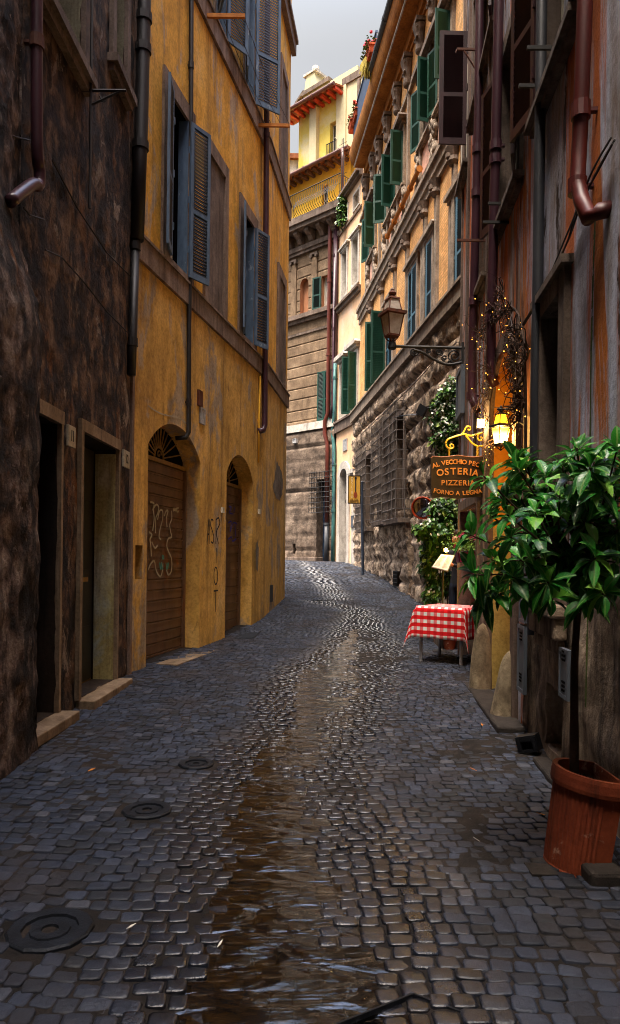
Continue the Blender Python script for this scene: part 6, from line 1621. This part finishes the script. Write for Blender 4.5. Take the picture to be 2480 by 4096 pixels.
for q in tips:
    m1 = fork + V((random.uniform(-.06, .06), random.uniform(-.06, .06), random.uniform(.05, .22)))
    mid = lerp(m1, q, .5) + V((random.gauss(0, .02), random.gauss(0, .02), random.uniform(-.02, .06)))
    tr.tube(spline([fork, m1, mid, q], 3), [.014, .012, .011, .010, .009, .008, .007, .006, .005, .004], 5)
    ax = (q - mid).normalized(); n = random.randint(9, 13)
    for i in range(n):
        a = 2.4 * i + random.uniform(-.3, .3); t1 = ax.orthogonal().normalized(); t2 = ax.cross(t1)
        el = random.uniform(-.2, .75)
        d = (t1 * math.cos(a) + t2 * math.sin(a)) * math.cos(el) + ax * math.sin(el) + V((0, 0, .05))
        L = random.uniform(.085, .16)
        if (q + d * L).x > WB.W(WB.sy(q.y), 0, 0).x - .02: continue
        leaf(cr, q - ax * random.uniform(0, .05), d, V((0, 0, 1)) * .8 + ax * .4 + V((random.gauss(0, .15), random.gauss(0, .15), 0)), L, L * random.uniform(.36, .48), random.choice((0, .1, .2, .35, .6)))
tr.obj('trunk', bark, t_, smooth=True); cr.obj('crown', leafm, t_, smooth=True)

# ---- climbing plants ------------------------------------------------------------------------
ivym = NT('small_leaf'); _g = ivym.n('ShaderNodeNewGeometry').outputs['Random Per Island']
ivym = ivym.fin(ivym.ramp(_g, [(0, '16300e'), (.5, '2c5418'), (.85, '4c7a26'), (1, '8a9a4a')]), .45, None, 0, .4)
blossom = pmat('white_blossom', 'c8ccc0', 'dcdcd0', .6)
def bush(name, lab, p, blobs, nleaf, lsz, stems, nbl=0, cat='plant'):
    t_ = thing(name, lab, cat, p); f, w_ = MB(), MB()
    for k in range(nleaf):
        c, r = random.choice(blobs)
        d = V((random.gauss(0, 1), random.gauss(0, 1), random.gauss(0, 1))).normalized(); q = c + V((d.x * r[0], d.y * r[1], d.z * r[2])) * random.uniform(.45, 1.08) ** .6
        q += V((nz(q.x * 5, q.y * 5, q.z * 5, 2), 0, nz(q.z * 5, q.x * 5, 9, 2))) * .08
        a = V((random.gauss(0, 1), random.gauss(0, 1), random.gauss(0, .7))).normalized(); e = a.orthogonal().normalized() * lsz * random.uniform(.3, .5)
        a = (a + V((0, 0, -.5))) * lsz * random.uniform(.6, 1.2); m = a.cross(e).normalized() * lsz * .12
        f.add([q, q + a * .5 + e + m, q + a, q + a * .5 - e + m], [(0, 1, 2), (0, 2, 3)])
    for k in range(nbl):
        c, r = random.choice(blobs); d = V((random.gauss(-.5, .6), random.gauss(-.7, .6), random.gauss(0, 1))).normalized(); q = c + V((d.x * r[0], d.y * r[1], d.z * r[2]))
        for j in range(2): e = V((random.gauss(0, 1), random.gauss(0, 1), random.gauss(0, 1))).normalized() * .028; g_ = e.orthogonal(); w_.add([q - e, q + g_, q + e, q - g_], [(0, 1, 2, 3)])
    f.obj('foliage', ivym, t_)
    if nbl: w_.obj('blossom', blossom, t_)
    sm_ = MB(); [sm_.tube(spline(s_, 4), .012, 5) for s_ in stems]; sm_.obj('stem', bark, t_)
    return t_
Yv = 12.9
B = lambda u, v, Y, r: (at(u, v, Y), r)
bl = [B(1800, 1570, 12.6, (.16, .2, .25)), B(1775, 1620, 12.7, (.2, .2, .3)), B(1760, 1670, 12.8, (.18, .2, .3)), B(1805, 1640, 12.6, (.2, .2, .35)), B(1800, 1720, 12.6, (.22, .25, .3)), B(1770, 1760, 12.8, (.16, .2, .25)), B(1815, 1790, 12.6, (.16, .2, .3)), B(1830, 1690, 12.4, (.1, .15, .3)), B(1790, 1500 + 300, 12.7, (.14, .15, .2))]
bush('climbing_vine', 'leafy vine with tiny white blossoms climbing high above the hanging sign', at(1790, 1830, 12.8), bl, 3200, .085, [[at(1745, 1830, 12.9), at(1735, 1760, 12.9), at(1728, 1700, 12.9)], [at(1755, 1840, 12.9), at(1750, 1740, 12.9), at(1765, 1640, 12.9)], [at(1720, 1810, 12.9), at(1740, 1750, 12.9), at(1738, 1690, 12.9)]], 220)
g1_ = at(1745, 2390, 12.3); g1_.z = zg(g1_.x, g1_.y)
bl = [B(1760, 2050, 12.3, (.2, .25, .28)), B(1790, 2080, 12.3, (.26, .25, .3)), B(1730, 2120, 12.1, (.24, .22, .2)), B(1690, 2105, 12.0, (.14, .15, .07)), B(1770, 2160, 12.3, (.28, .25, .3)), B(1720, 2200, 12.3, (.14, .2, .25)), B(1715, 2280, 12.4, (.1, .15, .25)), B(1740, 2340, 12.4, (.13, .15, .2)), B(1725, 2380, 12.3, (.1, .12, .12)), B(1830, 2110, 12.5, (.18, .2, .35)), B(1790, 2330, 12.4, (.1, .12, .2)), B(1785, 2040, 12.4, (.2, .2, .2))]
bush('jasmine_bush', 'dense leafy bush spilling under the convex mirror behind the menu stand', g1_, bl, 5200, .10, [[g1_, at(1742, 2330, 12.3), at(1735, 2200, 12.3)], [g1_ + V((.1, 0, 0)), at(1760, 2300, 12.3), at(1775, 2150, 12.3)], [g1_ + V((.2, .05, 0)), at(1790, 2340, 12.3), at(1775, 2240, 12.3)]], 60, 'bush')
g2_ = gpt(1502, 2308); g2_.y -= .2
bush('weed', 'small bright green weed at the foot of the palazzo wall', g2_, [(g2_ + V((0, 0, .18)), (.12, .1, .2)), (g2_ + V((.02, 0, .34)), (.07, .06, .12))], 160, .10, [[g2_, g2_ + V((0, 0, .2)), g2_ + V((.02, 0, .38))]])
g3_ = at(1368, 860, 27.6); bush('wall_fern', 'green tuft growing on the pipe at the corner of the stone block', g3_, [(g3_, (.22, .15, .5)), (g3_ + V((0, 0, .4)), (.16, .12, .3))], 420, .14, [[g3_ - V((0, 0, .5)), g3_, g3_ + V((0, 0, .4))]])
# hanging flower planter with pink flowers
p = at(1868, 2250, 9.25)
t_ = thing('hanging_planter', 'magenta wire basket of pink flowers on the restaurant post', 'planter', p)
mag = pmat('magenta_plastic', '8a0a4a', 'a81460', .4); pinkf = pmat('pink_flower', 'd84a8c', 'e878ac', .6)
MB().prism([(-.12, 0), (.14, 0), (.17, .13), (-.15, .13)], -.09, .09).obj('basket', mag, t_, Matrix.Translation(p))
mb = MB(); [mb.tube([p + V((x * .8, -.1, -.01)), p + V((x, -.105, .14))], .004, 4) for x in (-.14, -.07, 0, .07, .15)]; [mb.tube([p + V((-.14, -.1, z)), p + V((.15, -.1, z))], .004, 4) for z in (0, .07, .14)]; mb.obj('wire_frame', iron, t_)
f, w_ = MB(), MB()
for k in range(420):
    q = p + V((random.gauss(-.03, .13), random.gauss(-.02, .07), .17 + abs(random.gauss(0, .1)))); a = V((random.gauss(0, 1), random.gauss(0, 1), random.gauss(.3, 1))).normalized(); e = a.orthogonal().normalized() * .012; a *= .045
    f.add([q, q + a * .5 + e, q + a, q + a * .5 - e], [(0, 1, 2, 3)])
for k in range(16):
    q = p + V((random.gauss(.03, .14), -.06 + random.gauss(0, .04), random.uniform(.2, .44)))
    for j in range(5): a = j * 1.257; e = V((math.cos(a), -.4, math.sin(a))) * .024; g_ = V((-math.sin(a), 0, math.cos(a))) * .014; w_.add([q, q + e * .7 + g_, q + e * 1.1, q + e * .7 - g_], [(0, 1, 2, 3)])
f.obj('foliage', pmat('light_leaf', '4a7a20', '7a9a30', .5), t_); w_.obj('flower', pinkf, t_)

# ---- twigs with fairy lights --------------------------------------------------------------------
random.seed(5)
t_ = thing('bare_vine', 'tangle of bare vine twigs twisted around the restaurant arch', 'vine', WB.W(ar[1] + .12, .03, .2))
mb = MB(); ends = []
def wob(pts, r0, kids=2, dep=0):
    P = spline(pts, 5); n = len(P); mb.tube(P, [r0 * (1 - .6 * i / n) for i in range(n)], 5)
    if dep < 2:
        for k in range(kids):
            i = random.randint(2, n - 1); s_ = P[i]; L = random.uniform(.12, .34) / (1 + dep * .5); a = random.uniform(0, 6.28)
            dv = V((math.cos(a) * L, 0, math.sin(a) * L)); e1 = s_ + dv * .5 + V((random.gauss(0, .03), -abs(random.gauss(0, .05)), random.gauss(0, .03))); e2 = s_ + dv + V((0, -abs(random.gauss(.03, .05)), -.02))
            ends.append(e2); ends.append(e1); wob([s_, e1, e2], r0 * .6, kids, dep + 1)
sq = lambda u, v: (lambda q: V((q[0], -.06, q[1])))(WB.at(u, v, .06))
main = [sq(2098, 2150), sq(2100, 1900), sq(2102, 1650), sq(2100, 1500), sq(2095, 1380), sq(2080, 1280), sq(2050, 1230), sq(2010, 1250), sq(1975, 1300)]
wob(main, .018, 16)
wob([sq(2098, 1520), sq(2060, 1560), sq(2040, 1540), sq(2060, 1480), sq(2090, 1440)], .01, 4); wob([sq(2050, 1230), sq(2000, 1270), sq(1960, 1340), sq(1960, 1420)], .010, 9); wob([sq(2000, 1250), sq(1960, 1270), sq(1920, 1320), sq(1905, 1330)], .009, 5)
wob([sq(1975, 1320), sq(1980, 1500), sq(1960, 1620), sq(1965, 1800), sq(1975, 1850)], .009, 9); wob([sq(1965, 1530), sq(1935, 1600), sq(1895, 1650)], .012, 4); wob([sq(2100, 1700), sq(2060, 1690), sq(2000, 1730), sq(1985, 1760)], .009, 6); wob([sq(2100, 1420), sq(2040, 1400), sq(1985, 1410), sq(1900, 1400)], .008, 5)
mb.obj('twigs', bark, t_, WB.M)
random.shuffle(ends)
bulbm = emat('fairy_bulb', 'ffb040', 3.5)
fl = thing('fairy_lights', 'string of tiny warm lights wound through the bare vine', 'string lights', WB.W(ar[1] + .1, .05, 3.5))
proto = MB().sph((0, 0, 0), .005, 6).obj('bulb', bulbm, fl, Matrix.Translation(ORG[fl.name])); first = True
for e in ends[:96]:
    w_ = WB.M @ e - ORG[fl.name]
    o = proto if first else proto.copy()
    if not first: COL.objects.link(o); o.parent = fl
    o.location = w_; first = False

# ---- person ------------------------------------------------------------------------------------------
def person(p, h, yaw):
    """standing figure, hands joined in front, looking down"""
    me = bpy.data.meshes.new('person'); ob = bpy.data.objects.new('person', me); COL.objects.link(ob)
    vs, es, rs = [], [], []
    def add(x, y, z, r, par=None, r2=None):
        vs.append((x, y, z)); rs.append((r, r2 or r)); i = len(vs) - 1
        if par is not None: es.append((par, i))
        return i
    pel = add(0, 0, .93, .13, None, .10); wa = add(0, .01, 1.08, .125, pel, .095); ch = add(0, 0, 1.28, .15, wa, .105); nk0 = add(0, -.01, 1.45, .075, ch); nk = add(0, -.03, 1.51, .05, nk0); hd = add(0, -.06, 1.60, .085, nk, .095); hd2 = add(0, -.065, 1.69, .075, hd, .085)
    for sgn in (-1, 1):
        hp = add(sgn * .09, 0, .86, .092, pel); kn = add(sgn * .10, -.02, .48, .062, hp); an = add(sgn * .10, .02, .08, .045, kn); add(sgn * .11, -.12, .04, .036, an)
        sh_ = add(sgn * .18, 0, 1.42, .062, ch); el = add(sgn * .235, .0, 1.14, .047, sh_); wr = add(sgn * .07, -.25, 1.20, .03, el); pm = add(sgn * .03, -.31, 1.235, .03, wr)
        for k in range(4): f1 = add(sgn * (.012 - .014 * k), -.345 - .004 * k, 1.262 - .012 * k, .0095, pm); add(sgn * (-.03 - .006 * k), -.352, 1.262 - .016 * k, .008, f1)
        tb = add(sgn * .03, -.30, 1.275, .010, pm); add(sgn * .01, -.325, 1.295, .008, tb)
    me.from_pydata(vs, es, []); sk = ob.modifiers.new('skin', 'SKIN'); sv_ = me.skin_vertices[0].data
    for i, r in enumerate(rs): sv_[i].radius = r
    sv_[0].use_root = True
    ss_ = ob.modifiers.new('sub', 'SUBSURF'); ss_.levels = ss_.render_levels = 2
    dg = bpy.context.evaluated_depsgraph_get(); m2 = bpy.data.meshes.new_from_object(ob.evaluated_get(dg)); bpy.data.objects.remove(ob)
    m2.materials.clear()
    for m in (pmat('dark_jacket', '12131a', '1c1e28', .8), pmat('blue_jeans', '0e1626', '1a2740', .8), pmat('skin', '9a6248', 'b4765a', .55), pmat('dark_shoe', '0c0a0a', '141010', .5)): m2.materials.append(m)
    for q in m2.polygons:
        c = q.center; mi = 0
        if c.z < .9: mi = 1
        if c.z < .075: mi = 3
        if c.z > 1.485 or (c.y < -.262 and c.z > 1.1): mi = 2
        q.material_index = mi; q.use_smooth = True
    m2.transform(Matrix.Scale(h / 1.77, 4)); m2.name = 'person'
    o = bpy.data.objects.new('person', m2); COL.objects.link(o); o.location = p; o.rotation_euler = (0, 0, yaw); ORG[o.name] = V((0, 0, 0))
    k = h / 1.77
    hr = MB(); hr.sph((0, -.035 * k, 1.68 * k), .108 * k, 12, 0, (.98, 1.08, 1.0)); hr.sph((0, .06 * k, 1.58 * k), .07 * k, 10, 0, (1, .7, 1.5))
    hr.v = [(x, y + max(0, (-.09 - y)) * .9, z) for x, y, z in hr.v]
    hr.obj('hair', pmat('dark_brown_hair', '1c110b', '2e1c12', .6), o, smooth=True)
    fc = MB()
    for sgn in (-1, 1): fc.sph((sgn * .032 * k, -.142 * k, 1.635 * k), .010 * k, 6); fc.sph((sgn * .088 * k, -.05 * k, 1.62 * k), .02 * k, 6, 1, (.5, 1, 1.5))
    fc.sph((0, -.158 * k, 1.605 * k), .014 * k, 6, 1, (.8, 1, 1.5)); fc.sph((0, -.143 * k, 1.568 * k), .02 * k, 6, 2, (1, .4, .35))
    fc.obj('face', [pmat('eye_dark', '0a0806'), bpy.data.materials['skin'], pmat('lip', '7a3a30')], o)
    return o
Yp = 11.75; pp_ = at(1833, 2320, Yp); hz = at(1838, 2122, Yp).z
zf = .32
pz = person(V((pp_.x, Yp, zf)), hz - zf, math.radians(-48))
tag(pz, 'person in dark jacket and blue jeans with hands joined, standing behind the table', 'person')
tag(MB().box(pp_.x - .35, pp_.x + .5, Yp - .3, Yp + .4, zg(pp_.x, Yp) - .1, zf).obj('stone_step', stone_trim, loc=(pp_.x, Yp, zg(pp_.x, Yp)), bevel=.02), 'low stone step under the standing person by the bush', 'step')

# ---- street ironwork and litter ----------------------------------------------------------------------
manm = wmat('cast_iron_cover', [(.3, '12151a'), (.7, '1f242d')], 6, 1, rough=.5, bs=60, metal=.2)
def cover(u, v, r, lab):
    p = gpt(u, v); mb = MB(); z = .006
    mb.lathe([(r * .01, .0), (r * .18, .0), (r * .2, .012), (r * .45, .012), (r * .47, .004), (r * .62, .004), (r * .64, .016), (r * .92, .018), (r * .97, .010), (r, -.03)], (0, 0, 0), 12)
    M = Matrix.Translation(p + V((0, 0, z)))
    tag(mb.obj('manhole_cover', manm, M=M, loc=p), lab, 'manhole cover', 'cast iron covers in the cobbles')
cover(200, 3730, .185, 'large round iron cover in the cobbles at lower left')
cover(588, 3248, .16, 'round iron cover in the middle of the left cobbles')
cover(785, 3062, .14, 'farthest small round iron cover in the left cobbles')
P = [gpt(1652, 3985), gpt(2090, 4150), gpt(1700, 4330), gpt(1240, 4150)]
mb = MB(); zq = .012
for a, c in zip(P, P[1:] + P[:1]):
    d = (c - a).normalized(); n_ = V((-d.y, d.x, 0)) * .004
    mb.add([a - n_ + V((0, 0, zq)), a + n_ + V((0, 0, zq)), c + n_ + V((0, 0, zq)), c - n_ + V((0, 0, zq)), a - n_ - V((0, 0, .03)), a + n_ - V((0, 0, .03)), c + n_ - V((0, 0, .03)), c - n_ - V((0, 0, .03))], [(0, 1, 2, 3), (0, 4, 5, 1), (1, 5, 6, 2), (2, 6, 7, 3), (3, 7, 4, 0)])
tag(mb.obj('cover_frame', manm, loc=P[0]), 'square iron frame set in the wet cobbles at the bottom edge', 'frame')
a, c, d_, e = gpt(942, 2560), gpt(1012, 2556), gpt(1040, 2533), gpt(988, 2537)
mb = MB(); up = V((0, 0, .016))
for k in range(9): t = k / 8; q0, q1 = lerp(a, e, t) + up, lerp(c, d_, t) + up; mb.tube([q0, q1], .012, 4)
mb.tube([a + up, e + up], .014, 4); mb.tube([c + up, d_ + up], .014, 4)
tag(mb.obj('drain_grate', manm, loc=a), 'iron drain grate in front of the narrower arched gate', 'grate')
bst = MB().wb(WO.sy(9.6), WO.sy(11.4), .02, .34, .0, .155); tag(bst.obj('threshold_slab', jamb_st, M=WO.M, loc=WO.W(WO.sy(10.4), .2, .1)), 'worn pale threshold slab before the wider arched gate', 'slab')
leafo = pmat('fallen_leaf', 'a05a1c', 'c8802c', .7); butt = pmat('paper_scrap', 'b8b4a8', 'd0ccc0', .7)
lit_ = [(367, 3090, 0, 'orange leaf on the left cobbles'), (285, 2860, 0, 'brown leaf below the second left doorway'), (1928, 2908, 0, 'curled orange leaf near the kerb of the arch'), (2075, 2990, 0, 'larger orange leaf beside the tipped black box'), (2165, 3270, 0, 'small orange leaf left of the planter'), (1893, 3088, 0, 'tiny orange scrap in the right cobbles'), (1905, 3372, 1, 'cigarette end on the dusty right cobbles'), (1850, 2595, 1, 'white paper scrap beyond the table legs'), (525, 3725, 1, 'white scrap near the water at lower left'), (880, 3795, 1, 'pale scrap at the edge of the running water'), (1925, 2820, 1, 'pale scrap on the pavement before the bollard')]
for u, v, k, lab in lit_:
    p = gpt(u, v); s_ = .03 if k == 0 else .022; a = random.uniform(0, 3.1); d = V((math.cos(a), math.sin(a), 0)) * s_; e = V((-math.sin(a), math.cos(a), 0)) * s_ * (.45 if k == 0 else .25); p = p + V((0, 0, .018))
    mb = MB().add([p - d, p + e * .8 + V((0, 0, .008)), p + d + V((0, 0, .012)), p - e * .8 + V((0, 0, .004)), p - d - V((0, 0, .003)), p + e * .8 + V((0, 0, .005)), p + d + V((0, 0, .009)), p - e * .8 + V((0, 0, .001))], [(0, 1, 2, 3), (7, 6, 5, 4), (0, 4, 5, 1), (1, 5, 6, 2), (2, 6, 7, 3), (3, 7, 4, 0)])
    tag(mb.obj('fallen_leaf' if k == 0 else 'paper_scrap', leafo if k == 0 else butt, loc=p), lab, 'leaf' if k == 0 else 'litter', 'litter on the cobbles')
